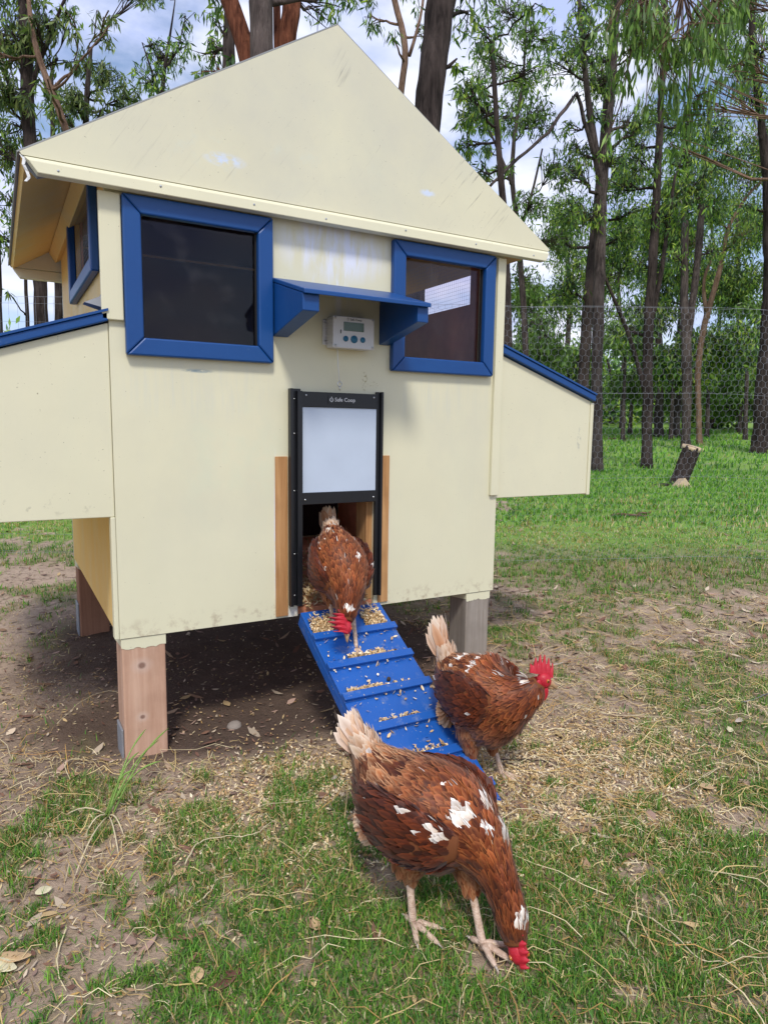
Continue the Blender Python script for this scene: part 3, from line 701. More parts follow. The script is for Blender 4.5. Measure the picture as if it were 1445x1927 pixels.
def tree(name, label, cat, trunks, blobs, mat=M_bark, leaf=.108, lw=.0105, dens=1.0, group=None, limbs=(), pal=LEAF_PAL, jitter=.5, sides=10, auto=0, down=1.1, spread=.55):
    """trunks: lists of (u, v, d, width_px) read from the foot up; blobs: (u, v, radius_px, d)"""
    T = []
    for tr in trunks:
        pts = [(at(u, v, d), .5*w*d/F) for u, v, d, w in tr]; T.append(pts)
    # foot of each trunk is sunk into the ground
    root = None; mb = MB(); nodes = []
    for ti, pts in enumerate(T):
        P = [p for p, r in pts]; Rr = [r for p, r in pts]
        if ti == 0:
            g = float(ground(P[0][0], P[0][1])); P[0] = np.array([P[0][0], P[0][1], g-.05]); root = (P[0][0], P[0][1], g)
        # resample
        n = max(8, int(np.linalg.norm(P[-1]-P[0])/.14)); cum = np.concatenate([[0], np.cumsum([np.linalg.norm(b-a) for a, b in zip(P, P[1:])])])
        f = np.linspace(0, cum[-1], n); PP = np.stack([np.interp(f, cum, [p[i] for p in P]) for i in range(3)], 1); rr = np.interp(f, cum, Rr)
        sm = PP.copy()
        for _ in range(3): sm[1:-1] = (sm[:-2]+sm[1:-1]*2+sm[2:])/4
        sm[1:-1, :2] += RNG.normal(0, .10, (n-2, 2))*rr[1:-1, None]*.5
        if ti == 0: rr[0] *= 1.35; rr[1] *= 1.12
        mb.tube(sm, rr, sides, 0, .10, random.randint(0, 999))
        nodes += [(a, b) for a, b in zip(sm, rr)]
    for lm in limbs:
        P = [at(u, v, d) for u, v, d, w in lm]; rr = [.5*w*d/F for u, v, d, w in lm]
        q = []
        rq = []
        for (a, b, ra_, rb) in zip(P, P[1:], rr, rr[1:]):
            for k in range(5): q.append(a+(b-a)*k/5+RNG.normal(0, .25, 3)*ra_); rq.append(ra_+(rb-ra_)*k/5)
        q.append(P[-1]); rq.append(rr[-1]); mb.tube(q, rq, 6, 0, .1, 5); nodes += [(a, b) for a, b in zip(q, rq)]
    blobs = list(blobs)
    if auto:
        ref = trunks[0]; us = [q[0] for q in ref]; vs_ = [q[1] for q in ref]
        for _ in range(auto):
            v = random.uniform(-40, 470); u = float(np.interp(-v, [-q for q in vs_], us))+random.choice((-1, 1))*random.uniform(15, 85); blobs.append((u, v, random.uniform(20, 42), ref[1][2], random.uniform(.5, .95)))
    NP = np.array([p for p, r in nodes]); NR = np.array([r for p, r in nodes])
    V = []; Q = []; Cc = []; off = 0
    for bl in blobs:
        u, v, rp_, d = bl[:4]; d = d+random.uniform(-jitter, jitter); c = at(u, v, d); r = rp_*d/F
        dd = NP-c; cost = np.linalg.norm(dd, axis=1)+np.where(dd[:, 2] > -.1, .8, 0); k = int(np.argmin(cost)); a = NP[k]
        r0 = min(NR[k]*.5, .03); br = bez(a, c, 7, -.06, .03); mb.tube(br, np.linspace(r0, .006, 7), 5, 0, cap=False)
        n = int((bl[4] if len(bl) > 4 else 1)*dens*1.95*(rp_**2*math.pi)/(leaf*lw*2*.55*(F/d)**2))
        pts, qa, qb = crown_pts(c, r, min(n, 9000))
        for i in range(0, len(qa), max(1, len(qa)//26)):
            mb.tube([br[3+i % 4], (np.array(br[3+i % 4])+qa[i])/2+RNG.normal(0, .04, 3)*r, qa[i], qb[i]], [.007, .005, .0035, .0015], 3, 0, cap=False)
        v_, q_, c_ = leaves_at(pts, leaf, lw, down, spread, pal=pal); c_ *= random.uniform(.8, 1.2)
        V.append(v_); Q.append(q_+off); Cc.append(c_); off += len(v_)
    t_ = thing(name, root, label, cat, group)
    mb.build('trunk', mat, t_)
    if V:
        o = link('crown', arr_mesh('crown', np.concatenate(V), quads=np.concatenate(Q), col=np.concatenate(Cc)), M_leaf, t_)
    return t_
GT = 'gum trees behind the fence'
DRY = np.array([(.06, .10, .03), (.10, .15, .04), (.15, .20, .055), (.19, .23, .075), (.05, .08, .03)])
PALE = np.array([(.08, .15, .03), (.13, .22, .045), (.18, .28, .06), (.10, .17, .05), (.06, .11, .03)])
# right of the coop
tree('gum_tree', 'tall grey gum close behind the right nest box, its trunk forking high up', 'tree',
     [[(1122, 888, 8.7, 22), (1123, 700, 8.7, 21), (1127, 500, 8.7, 23), (1132, 330, 8.7, 22), (1148, 190, 8.7, 16), (1160, 20, 8.7, 13), (1168, -160, 8.8, 8)],
      [(1130, 345, 8.7, 16), (1112, 235, 8.6, 13), (1098, 120, 8.5, 10), (1085, -60, 8.4, 7)]],
     [(1100, 55, 55, 8.4, .8), (1130, 150, 45, 8.5, .7), (1080, 320, 42, 8.4), (1105, 400, 36, 8.4, .8), (1150, 300, 34, 8.6, .7), (1060, 110, 40, 8.6, .6), (1160, -40, 60, 8.6)], M_bark2, auto=9, group=GT,
     limbs=[[(1118, 300, 8.6, 10), (1085, 175, 8.4, 7), (1030, 250, 8.0, 6), (960, 312, 7.6, 6), (920, 352, 7.4, 5)]])
tree('gum_tree', 'leaning dark gum just left of the grey forking trunk', 'tree',
     [[(1094, 862, 10.2, 20), (1096, 740, 10.2, 21), (1104, 600, 10.2, 21), (1114, 480, 10.3, 20), (1124, 400, 10.3, 18), (1136, 250, 10.3, 14), (1150, 60, 10.3, 10), (1155, -120, 10.3, 7)]],
     [(1180, 440, 34, 10.4, .7), (1150, 520, 34, 10.5, .7), (1062, 540, 40, 10.4, .8), (1190, 330, 44, 10.4, .8), (1040, 450, 30, 10.2, .6)], M_bark, auto=9, group=GT)
tree('gum_tree', 'slim straight gum nearest the leaning stump, with a thin side stem low down', 'tree',
     [[(1216, 882, 9.3, 20), (1217, 760, 9.3, 19), (1220, 600, 9.3, 19), (1232, 430, 9.3, 16), (1240, 260, 9.3, 13), (1250, 60, 9.3, 9), (1255, -120, 9.3, 6)],
      [(1214, 745, 9.3, 9), (1196, 670, 9.3, 8), (1172, 600, 9.2, 8), (1150, 555, 9.1, 6), (1130, 500, 9.0, 4)],
      [(1226, 600, 9.3, 10), (1243, 520, 9.35, 9), (1256, 420, 9.4, 7), (1270, 330, 9.4, 5)]],
     [(1250, 400, 46, 9.3, .8), (1222, 500, 34, 9.3, .6), (1290, 290, 52, 9.4, .9), (1200, 300, 40, 9.2, .7), (1180, 620, 30, 9.2, .7)], M_bark, auto=10, group=GT)
tree('gum_tree', 'twin-stemmed gum behind the stump, its two dark stems parting in a narrow V', 'tree',
     [[(1290, 834, 12.4, 17), (1292, 740, 12.4, 17), (1291, 640, 12.4, 18), (1286, 560, 12.4, 14), (1288, 420, 12.4, 13), (1292, 290, 12.4, 10), (1300, 120, 12.4, 7)],
      [(1292, 640, 12.4, 14), (1304, 560, 12.4, 13), (1316, 450, 12.5, 13), (1322, 330, 12.5, 10), (1335, 200, 12.5, 7)]],
     [(1300, 330, 56, 12.4), (1345, 380, 42, 12.6, .8), (1330, 250, 50, 12.5), (1268, 480, 30, 12.4, .7), (1340, 470, 28, 12.4, .6), (1262, 360, 40, 12.2, .8)], M_bark2, leaf=.12, lw=.0115, auto=8, group=GT)
tree('gum_tree', 'gnarled pale gum with a bent limb reaching up to the right edge', 'tree',
     [[(1318, 812, 13.5, 11), (1312, 720, 13.4, 10), (1316, 650, 13.4, 11), (1330, 590, 13.4, 11), (1356, 500, 13.4, 9), (1370, 420, 13.4, 7), (1410, 360, 13.4, 5), (1445, 330, 13.4, 3)],
      [(1328, 590, 13.4, 8), (1320, 530, 13.4, 6), (1330, 500, 13.4, 5), (1350, 470, 13.4, 3)]],
     [(1405, 330, 48, 13.4, .7), (1440, 300, 40, 13.4, .8), (1430, 250, 50, 13.4, .7), (1370, 300, 44, 13.4, .8)], M_barkl, leaf=.12, lw=.0115, auto=8, group=GT)
tree('gum_tree', 'thick dark ironbark at the right edge of the lawn', 'tree',
     [[(1432, 848, 12.0, 36), (1436, 760, 12.0, 33), (1444, 650, 12.0, 29), (1450, 540, 12.0, 25), (1443, 330, 11.6, 17), (1428, 200, 11.4, 14), (1416, 90, 11.2, 12), (1408, -80, 11.0, 9)]],
     [(1420, 180, 44, 11.3, .7), (1440, 90, 50, 11.2, .8), (1450, 440, 34, 11.6, .6), (1400, 20, 50, 11.2, .7)], M_bark, leaf=.12, lw=.0115, auto=7, group=GT)
S_ = thing
tree('gum_tree', 'near gum with long bright leaves hanging over the upper right', 'tree',
     [[(1760, 1000, 6.6, 30), (1740, 600, 6.6, 28), (1700, 250, 6.5, 24), (1620, 20, 6.3, 19), (1500, -120, 6.1, 14), (1370, -170, 6.0, 10), (1240, -180, 6.0, 7)]],
     [(1210, 40, 62, 5.9, 1.0), (1290, 70, 70, 5.9, 1.1), (1345, 30, 60, 6.1, 1.0), (1245, 170, 46, 5.9, .9), (1180, 130, 36, 5.9, .8), (1310, 180, 52, 6.1, .9), (1390, 120, 52, 6.2, .7), (1260, 270, 26, 5.9, .7),
      (1140, 60, 30, 5.8, .6), (1380, 10, 50, 6.2, .8), (1150, 240, 22, 5.8, .6), (1400, -60, 80, 6.2, .7), (1260, -60, 80, 6.0, .7)], M_barkl, leaf=.15, lw=.0115, pal=PALE, jitter=.35, down=1.9, spread=.42)
tree('gum_tree', 'slender gum beside the right roof slope, forking into thin sprays of leaves', 'tree',
     [[(992, 850, 9.0, 12), (988, 620, 9.0, 12), (974, 440, 9.0, 11), (962, 330, 9.0, 9), (966, 260, 9.0, 7), (985, 150, 9.0, 5), (990, 20, 9.0, 4)],
      [(966, 350, 9.0, 7), (935, 280, 9.0, 5), (915, 230, 9.0, 3)], [(975, 440, 9.0, 6), (1000, 370, 9.0, 5), (1020, 280, 9.0, 3)]],
     [(985, 150, 44, 9.0, 1), (958, 215, 46, 9.0, .9), (1005, 215, 44, 9.0, .9), (1000, 60, 46, 9.0, .7), (1000, 380, 38, 9.0, .8), (1040, 310, 34, 9.0, .7), (978, 440, 32, 9.0, .8), (920, 120, 50, 9.2, .5), (950, 20, 50, 9.2, .5), (985, 520, 36, 9.2, .7)],
     M_bark2, pal=PALE, auto=7, group=GT)
tree('gum_tree', 'dark trunk half hidden by the right coop wall above the nest box lid', 'tree',
     [[(957, 860, 7.0, 16), (956, 640, 7.0, 16), (953, 500, 7.0, 15), (948, 400, 7.0, 14), (935, 250, 7.0, 11), (925, 80, 7.0, 8)]],
     [(890, 180, 44, 7.0, .8), (880, 270, 34, 7.0, .7), (905, 320, 26, 7.0, .8), (910, 50, 44, 7.0, .5)], M_bark, auto=7, group=GT)
# behind the roof
tree('gum_tree', 'massive dark ironbark rising behind the right slope of the roof', 'tree',
     [[(742, 1000, 5.0, 66), (775, 500, 5.0, 56), (803, 235, 5.0, 50), (818, 110, 5.0, 52), (830, 0, 5.0, 54), (842, -160, 5.0, 46)]],
     [(880, 30, 36, 5.2, .45), (770, -20, 40, 5.2, .3), (860, 110, 26, 5.3, .5), (900, -40, 60, 5.3, .5)], M_bark, group=GT, sides=18)
tree('gum_tree', 'thin bent gum between the roof peak and the massive dark trunk', 'tree',
     [[(750, 980, 7.5, 16), (748, 500, 7.5, 14), (752, 165, 7.5, 12), (769, 105, 7.5, 12), (760, 60, 7.5, 12), (740, 0, 7.5, 11), (725, -100, 7.5, 8)],
      [(770, 105, 7.5, 7), (785, 60, 7.5, 6), (797, 10, 7.5, 5), (800, -60, 7.5, 3)]],
     [(700, 30, 34, 7.5, .35), (740, 70, 26, 7.5, .3), (790, 60, 30, 7.5, .35), (690, -30, 50, 7.5, .4)], M_barkl, group=GT)
tree('gum_tree', 'thick grey gum trunk rising just left of the roof peak', 'tree',
     [[(520, 1000, 5.2, 60), (505, 500, 5.2, 50), (494, 120, 5.2, 44), (493, 0, 5.2, 44), (490, -140, 5.2, 38)]],
     [(600, 25, 40, 5.6, .45), (640, -20, 44, 5.6, .45), (585, -50, 40, 5.6, .5)], M_bark2, group=GT, sides=16)
tree('gum_tree', 'red-barked gum whose stems spread either side of the grey trunk behind the roof', 'tree',
     [[(520, 990, 5.6, 50), (520, 500, 5.6, 44), (538, 120, 5.6, 32), (547, 0, 5.6, 34), (560, -140, 5.6, 28)],
      [(520, 480, 5.5, 44), (478, 170, 5.4, 34), (462, 80, 5.4, 34), (432, 0, 5.4, 32), (395, -120, 5.4, 26)],
      [(530, 200, 5.6, 16), (521, 80, 5.6, 14), (521, -40, 5.6, 14)]],
     [(410, 130, 32, 5.8, .7), (380, 150, 26, 5.9, .6), (400, -30, 46, 5.6, .5)], M_barkr, group=GT, sides=14)
tree('gum_tree', 'dark straight gum left of the red limb, with leafy twigs against the sky', 'tree',
     [[(440, 960, 7.2, 30), (436, 400, 7.2, 26), (430, 130, 7.2, 24), (432, 20, 7.2, 20), (436, -120, 7.2, 14)]],
     [(395, 95, 34, 7.2, .9), (412, 40, 30, 7.2, .6), (380, 140, 26, 7.3, .8), (470, 150, 20, 7.3, .5)], M_bark, group=GT)
tree('gum_tree', 'small wiry gum in the gap of sky over the left roof slope', 'tree',
     [[(300, 960, 8.6, 14), (303, 400, 8.6, 11), (305, 180, 8.6, 9), (310, 120, 8.6, 7), (322, 60, 8.6, 4), (330, 0, 8.6, 2)],
      [(304, 190, 8.6, 6), (285, 130, 8.6, 4), (268, 80, 8.6, 2)], [(308, 130, 8.6, 4), (335, 100, 8.6, 3), (345, 50, 8.6, 2)]],
     [(315, 110, 36, 8.6, .8), (345, 80, 26, 8.6, .6), (290, 90, 24, 8.6, .6), (350, 30, 26, 8.6, .35), (275, 150, 20, 8.6, .5)], M_bark, auto=3, group=GT)
tree('gum_tree', 'leafy gum low over the left roof slope with a dark stem', 'tree',
     [[(170, 960, 7.8, 20), (165, 400, 7.8, 15), (161, 220, 7.8, 12), (166, 150, 7.8, 9), (172, 90, 7.8, 6)]],
     [(200, 150, 40, 7.8, .9), (238, 185, 34, 7.8, .9), (170, 120, 36, 7.8, .7), (135, 180, 34, 7.8, .8), (262, 205, 20, 7.8, .7), (190, 210, 30, 7.8, .8), (120, 220, 34, 7.8, .9)], M_bark, pal=DRY, auto=4, group=GT)
tree('gum_tree', 'straight dark gum at the far left, passing behind the eave', 'tree',
     [[(84, 960, 6.0, 30), (78, 560, 6.0, 26), (56, 275, 6.0, 23), (50, 120, 6.0, 23), (47, 0, 6.0, 22), (46, -140, 6.0, 17)]],
     [(20, 60, 46, 6.0, .9), (90, 40, 40, 6.1, .7), (15, 170, 48, 6.0, .9), (8, 290, 44, 6.0, .9), (22, 380, 30, 6.0, .8), (110, 110, 30, 6.1, .5), (40, 240, 36, 6.1, .7), (10, 460, 22, 6.0, .5), (30, -50, 60, 6.0, .7)], M_bark, pal=DRY, auto=8, group=GT,
     limbs=[[(52, 200, 6.0, 11), (70, 130, 5.9, 9), (100, 60, 5.8, 7), (128, -20, 5.7, 5)], [(54, 240, 6.0, 12), (25, 180, 6.0, 9), (5, 120, 6.0, 7), (-30, 60, 6.0, 5)]])
tree('gum_tree', 'slim brown leaning gum beside the far left trunk', 'tree',
     [[(190, 930, 5.6, 16), (170, 400, 5.6, 13), (128, 245, 5.6, 13), (95, 165, 5.6, 12), (70, 110, 5.6, 11), (57, 40, 5.6, 9), (50, -60, 5.6, 7)]],
     [(140, 40, 30, 5.6, .5), (90, 150, 26, 5.6, .6), (150, 120, 24, 5.6, .5), (205, 20, 24, 5.6, .35)], M_barkl, pal=DRY, auto=4, group=GT,
     limbs=[[(95, 170, 5.6, 7), (130, 140, 5.6, 5), (165, 100, 5.7, 4), (210, 45, 5.8, 2)]])
tree('gum_tree', 'dark trunk at the left border of the photo above the nest box lid', 'tree',
     [[(-6, 940, 7.0, 24), (-4, 640, 7.0, 21), (-8, 480, 7.0, 19), (-20, 240, 7.0, 16), (-34, 40, 7.0, 12)]], [(-20, 240, 60, 7.0, .7), (-30, 60, 60, 7.0, .7)], M_bark, group=GT)
tree('gum_tree', 'thin stem glimpsed against the side wall above the left nest box', 'tree',
     [[(113, 900, 8.2, 17), (112, 560, 8.2, 15), (106, 400, 8.2, 13), (100, 260, 8.2, 9), (98, 120, 8.2, 5)]], [(110, 180, 40, 8.2, .6), (85, 300, 40, 8.2, .7)], M_bark, auto=6, group=GT)
tree('gum_tree', 'very thin sapling between the trunks above the left nest box', 'tree',
     [[(56, 880, 8.6, 8), (53, 600, 8.6, 7), (48, 520, 8.6, 6), (50, 420, 8.6, 4), (52, 330, 8.6, 3)]], [(40, 330, 34, 8.6, .7), (26, 560, 12, 8.6, .5)], M_bark, auto=4, group=GT)
# fallen sticks on the lawn
for (u, v, d, L, a, lb) in ((1212, 948, 5.6, .22, .3, 'thin pale stick lying on the lawn below the stump'), (1185, 952, 5.5, .30, -.5, 'longer grey stick lying on the lawn left of the pale one'), (1165, 770, 15, .9, .1, 'dead branch lying far back between the trunks'), (1398, 700, 13, .0, 0, '')):
    if L == 0: continue
    q = at(u, v, d); x0, y0 = q[0], q[1]; P = [(x0+math.cos(a)*L*(f-.5), y0+math.sin(a)*L*(f-.5)+.02*math.sin(f*5), float(ground(x0+math.cos(a)*L*(f-.5), y0+math.sin(a)*L*(f-.5)))+.02) for f in np.linspace(0, 1, 7)]
    tag(MB().tube(P, [.010, .012, .011, .010, .008, .007, .004], 6, 0, .3, 3).build('stick', M_barkl), lb, 'stick')
# smaller trunks far across the lawn
for u, v, d, w, lb in ((1238, 822, 16.2, 17, 'stout dark trunk standing far back, left of the stump'), (1271, 822, 16.2, 15, 'dark trunk standing far back, right above the stump'),
                       (1170, 806, 20, 10, 'thin far trunk left of the slim straight gum'), (1345, 800, 22, 9, 'thin far trunk in the shade under the low bushes'),
                       (1392, 802, 20, 14, 'grey far trunk left of the thick ironbark'), (1062, 800, 20, 12, 'thin far trunk above the nest box lid')):
    tree('gum_tree', lb, 'tree', [[(u, v, d, w), (u+3, v-120, d, w*.85), (u+random.uniform(-14, 14), v-260, d, w*.7), (u+random.uniform(-24, 24), v-420, d, w*.4)]],
         [(u+random.uniform(-40, 40), v-random.uniform(220, 420), 46, d, .8) for _ in range(9)], M_bark2, leaf=.17, lw=.018, pal=LEAF_PAL, group='trunks far across the lawn', sides=8)
# understorey
US = [(1010, 640, 60, 13.5), (1065, 700, 56, 15), (1172, 640, 48, 14.5), (1185, 715, 46, 17), (1262, 690, 62, 15), (1330, 660, 60, 16), (1402, 650, 56, 15.5), (1440, 600, 46, 17), (1290, 745, 40, 18), (1390, 735, 54, 18), (1000, 560, 40, 15)]
UL = ['feathery green bush filling the gap above the right nest box lid', 'olive bush behind the chicken wire, left of the grey trunks', 'mid green bush between the grey trunk and the slim gum', 'low dark bush left of the slim straight gum',
      'bright green bush right behind the twin-stemmed gum', 'broad green bush under the patch of open sky', 'dense green bush at the right beside the thick ironbark', 'tall bush top at the right border under the clouds', 'low bush behind the leaning stump', 'dark low bush at the right, left of the thick ironbark', 'wispy young gum right beside the coop wall']
for (u, v, r, d), lb in zip(US, UL):
    bl = [(u+random.uniform(-.7, .7)*r, v+random.uniform(-.6, .5)*r, r*random.uniform(.45, .75), d+random.uniform(-.6, .6), .9) for _ in range(12)]
    tree('bush', lb, 'bush', [[(u, 815, d, 9), (u+4, v+20, d, 6), (u+8, v-r*.5, d, 3)]], bl, M_bark2, leaf=.13, lw=.022, pal=PALE if random.random() < .65 else LEAF_PAL, group='bushes beyond the lawn', sides=6)
# distant woodland mass
def woodland():
    V = []; Q = []; Cc = []; off = 0; tr = MB()
    for k in range(150):
        an = random.uniform(-52, 88); d = random.uniform(22, 48); a = R(an)
        c = np.array([CAM[0]+math.sin(a)*d, CAM[1]+math.cos(a)*d]); g = float(ground(c[0], c[1])); h = random.uniform(1.8, 3.3)*d/30
        tr.tube([(c[0], c[1], g-.1), (c[0]+.1, c[1], g+h*.5), (c[0]+random.uniform(-.5, .5), c[1], g+h)], [.12, .09, .03], 5, 0, cap=False)
        for j in range(5):
            r = random.uniform(.6, 1.3)*d/30
            q = np.array([c[0]+random.uniform(-1.3, 1.3), c[1]+random.uniform(-1.3, 1.3), g+h*random.uniform(.1, 1.0)])
            p, _, _ = crown_pts(q, r, 230, 8); v_, q_, c_ = leaves_at(p, .30, .055, .5, .8, LEAF_PAL*1.15)
            V.append(v_); Q.append(q_+off); Cc.append(c_); off += len(v_)
    o = link('far_woodland', arr_mesh('far_woodland', np.concatenate(V), quads=np.concatenate(Q), col=np.concatenate(Cc)), M_leaf)
    tag(o, 'distant green woodland closing the view beyond the lawn', 'woodland', kind='stuff')
    o2 = tr.build('far_trunks', M_bark2, o); o2['kind'] = 'stuff'
woodland()

# ------------------------------------------------------------------ stump and split log on the lawn
def gz(x, y): return float(ground(x, y))
sx_, sy_ = 6.34, 3.19; sg = gz(sx_, sy_)
stp = thing('tree_stump', (sx_, sy_, sg), 'sawn dark stump leaning to the right on the lawn with a pale cut top', 'tree stump')
ax = np.array(at(1301, 842, 7.2))-np.array(at(1276, 912, 7.2)); ax = Vector(ax).normalized(); b0 = Vector((sx_, sy_, sg-.04))
Ls = .47; pts = [b0+ax*(Ls*f) for f in (0, .12, .3, .5, .7, .88, 1)]
MB().tube(pts, [.105, .098, .094, .094, .096, .1, .105], 22, 0, .14, 3).build('bark', M_bark, stp)
tl_ = (ax+Vector((-.26, -.20, .10))).normalized(); MB().tube([pts[-1]-tl_*.02, pts[-1]+tl_*.026], [.104, .100], 22, 0, .08, 3).build('cut_face', M_cutwood, stp)
lx, ly = 6.18, 2.98; lg = gz(lx, ly)
lgn = thing('split_log', (lx, ly, lg), 'small split wedge of pale firewood lying at the foot of the stump', 'firewood')
d1 = Vector((.84, -.5, 0)); d2 = Vector((.45, .85, 0)); o0 = Vector((lx, ly, lg-.01))
vs = [o0-d1*.10, o0+d1*.10, o0+d1*.005+Vector((0, 0, .12)), o0-d1*.085+d2*.16, o0+d1*.085+d2*.16, o0+d2*.16+Vector((0, 0, .10))]
lm = MB(); lm.add(vs, [(0, 1, 2), (5, 4, 3), (0, 2, 5, 3), (2, 1, 4, 5), (1, 0, 3, 4)]); lm.build('wedge', M_cutwood, lgn, .006)
cx_, cy_ = 5.98, 3.14
t_ = MB().tube([(cx_-.05, cy_+.03, gz(cx_, cy_)+.012), (cx_+.05, cy_, gz(cx_, cy_)+.018), (cx_+.13, cy_-.02, gz(cx_, cy_)+.02)], [.012, .02, .010], 7, 0, .3, 8).build('bark_chunk', M_bark)
tag(t_, 'broken chunk of dark bark on the grass left of the leaning stump', 'bark')
# ------------------------------------------------------------------ hens
M_hskin = simple('hen_under_skin', (.17, .06, .025), .8, .1)
def scalymat():
    m, t, b = newmat('scaly_leg', .5, .3); v = coords(t)
    c = mixc(t, ramp(t, noise(t, v, 130, 3), .35, .65), (.46, .31, .22), (.68, .52, .41))
    c = mixc(t, math_(t, 'MULTIPLY', ramp(t, noise(t, v, 40, 4), .5, .7), .5), c, (.36, .25, .20))
    lk(t, c, b.inputs['Base Color']); n = N(t, 'ShaderNodeTexWave'); n.inputs['Scale'].default_value = 90; n.inputs['Distortion'].default_value = 2; n.bands_direction = 'Z'; lk(t, v, n.inputs['Vector']); bump(t, b, n.outputs['Fac'], .4, .001); return m
M_leg = scalymat()
def redmat():
    m, t, b = newmat('red_comb_skin', .42, .35); v = coords(t)
    lk(t, mixc(t, noise(t, v, 120, 4), (.36, .010, .020), (.58, .028, .05)), b.inputs['Base Color']); b.inputs['Subsurface Weight'].default_value = .15; b.inputs['Subsurface Radius'].default_value = (.01, .003, .002); b.inputs['Subsurface Scale'].default_value = .5
    bump(t, b, noise(t, v, 320, 2), .5, .001); return m
M_red = redmat()
M_beak = simple('horn_beak', (.42, .26, .14), .4, .4, 0, .35, 60)
M_eye = simple('amber_eye', (.50, .17, .03), .1, .6)
M_pupil = simple('black_pupil', (.004, .004, .004), .08, .6)
M_claw = simple('claw_horn', (.52, .44, .38), .4)

def catmull(P, n):
    P = np.asarray(P, float); k = len(P); Q = np.vstack([2*P[0]-P[1], P, 2*P[-1]-P[-2]]); out = []
    for u in np.linspace(0, k-1, n):
        i = min(int(u), k-2); f = u-i; a, b, c, d = Q[i], Q[i+1], Q[i+2], Q[i+3]
        out.append(.5*((2*b)+(-a+c)*f+(2*a-5*b+4*c-d)*f*f+(-a+3*b-3*c+d)*f**3))
    return np.array(out)
class Loft:
    """rows of (x, y, z, half-width, half-height); s runs from tail to head"""
    def __init__(L, rows, n=48, side0=(0, 1, 0)):
        S = catmull(rows, n); L.c = S[:, :3]; L.w = np.maximum(S[:, 3], .001); L.h = np.maximum(S[:, 4], .001); L.n = n
        T = np.gradient(L.c, axis=0); L.t = T/np.linalg.norm(T, axis=1)[:, None]
        sd = np.array(side0, float); L.sd = []; L.up = []
        for t in L.t:
            sd = sd-t*np.dot(sd, t); sd /= np.linalg.norm(sd); L.sd.append(sd.copy()); L.up.append(np.cross(t, sd))
        L.sd = np.array(L.sd); L.up = np.array(L.up)
    def pt(L, s, th, grow=0):
        x = np.clip(s, 0, 1)*(L.n-1); i = np.clip(x.astype(int), 0, L.n-2); f = (x-i)[:, None]
        g = lambda A: A[i]*(1-f)+A[i+1]*f
        w = g(L.w[:, None])[:, 0]+grow; h = g(L.h[:, None])[:, 0]+grow
        return g(L.c)+g(L.sd)*(w*np.cos(th))[:, None]+g(L.up)*(h*np.sin(th))[:, None]
    def frame(L, s, th):
        e = .004; p = L.pt(s, th); ds = L.pt(np.clip(s+e, 0, 1), th)-L.pt(np.clip(s-e, 0, 1), th); ds /= np.linalg.norm(ds, axis=1)[:, None]+1e-9
        dt = L.pt(s, th+.02)-L.pt(s, th-.02); dt /= np.linalg.norm(dt, axis=1)[:, None]+1e-9
        n = np.cross(ds, dt); n /= np.linalg.norm(n, axis=1)[:, None]+1e-9
        # pointing outwards
        x = np.clip(s, 0, 1)*(L.n-1); i = np.clip(np.round(x).astype(int), 0, L.n-1); n *= np.sign(np.sum(n*(p-L.c[i]), 1)+1e-12)[:, None]
        return p, ds, n
    def add(L, mb, m=0, k=20):
        vs = []; fs = []
        for i in range(L.n):
            for j in range(k):
                a = 2*math.pi*j/k; vs.append(L.c[i]+L.sd[i]*L.w[i]*math.cos(a)+L.up[i]*L.h[i]*math.sin(a))
        for i in range(L.n-1):
            for j in range(k): fs.append((i*k+j, i*k+(j+1) % k, (i+1)*k+(j+1) % k, (i+1)*k+j))
        fs += [tuple(range(k))[::-1], tuple(range((L.n-1)*k, L.n*k))]; mb.add(vs, fs, m, True)
    def sample(L, n):
        s = RNG.uniform(0, 1, n*3); th = RNG.uniform(-math.pi, math.pi, n*3)
        x = s*(L.n-1); i = x.astype(int); A = (L.w[i]+L.h[i])/(L.w+L.h).max(); keep = RNG.uniform(0, 1, n*3) < A
        return s[keep][:n], th[keep][:n]
class Plumage:
    def __init__(P): P.V = []; P.Q = []; P.T = []; P.C = []; P.n = 0
    def add(P, p, d, n, L, W, c0, c1, edge, curl=.0, cup=.12):
        """p root, d direction to the tip, n outward; ten vertices to a feather"""
        k = len(p); b = np.cross(n, d); b /= np.linalg.norm(b, axis=1)[:, None]+1e-9
        L = np.broadcast_to(L, k)[:, None]; W = np.broadcast_to(W, k)[:, None]; curl = np.broadcast_to(curl, k)[:, None]
        rows = []; cols = []
        for f, wf in ((0, .45), (.38, 1.0), (.74, .86)):
            c = p+d*L*f+n*(curl*L*f*f)
            rows += [c-b*W*wf-n*W*cup*wf, c, c+b*W*wf-n*W*cup*wf]
            q = c0*(1-f)+c1*f; cols += [q*(1-.75*f)+edge*.75*f, q*.8, q*(1-.75*f)+edge*.75*f]
        rows.append(p+d*L+n*(curl*L)); cols.append(c1*.5+edge*.5)
        V = np.stack(rows, 1).reshape(-1, 3); C = np.stack(cols, 1).reshape(-1, 3); o = P.n+np.arange(k)*10
        for a in (0, 3):
            P.Q.append(np.stack([o+a, o+a+1, o+a+4, o+a+3], 1)); P.Q.append(np.stack([o+a+1, o+a+2, o+a+5, o+a+4], 1))
        P.T.append(np.stack([o+6, o+7, o+9], 1)); P.T.append(np.stack([o+7, o+8, o+9], 1))
        P.V.append(V); P.C.append(C); P.n += k*10
    def mesh(P): return arr_mesh('plumage', np.concatenate(P.V), quads=np.concatenate(P.Q), tris=np.concatenate(P.T), col=np.clip(np.concatenate(P.C), 0, 1), smooth_=True)
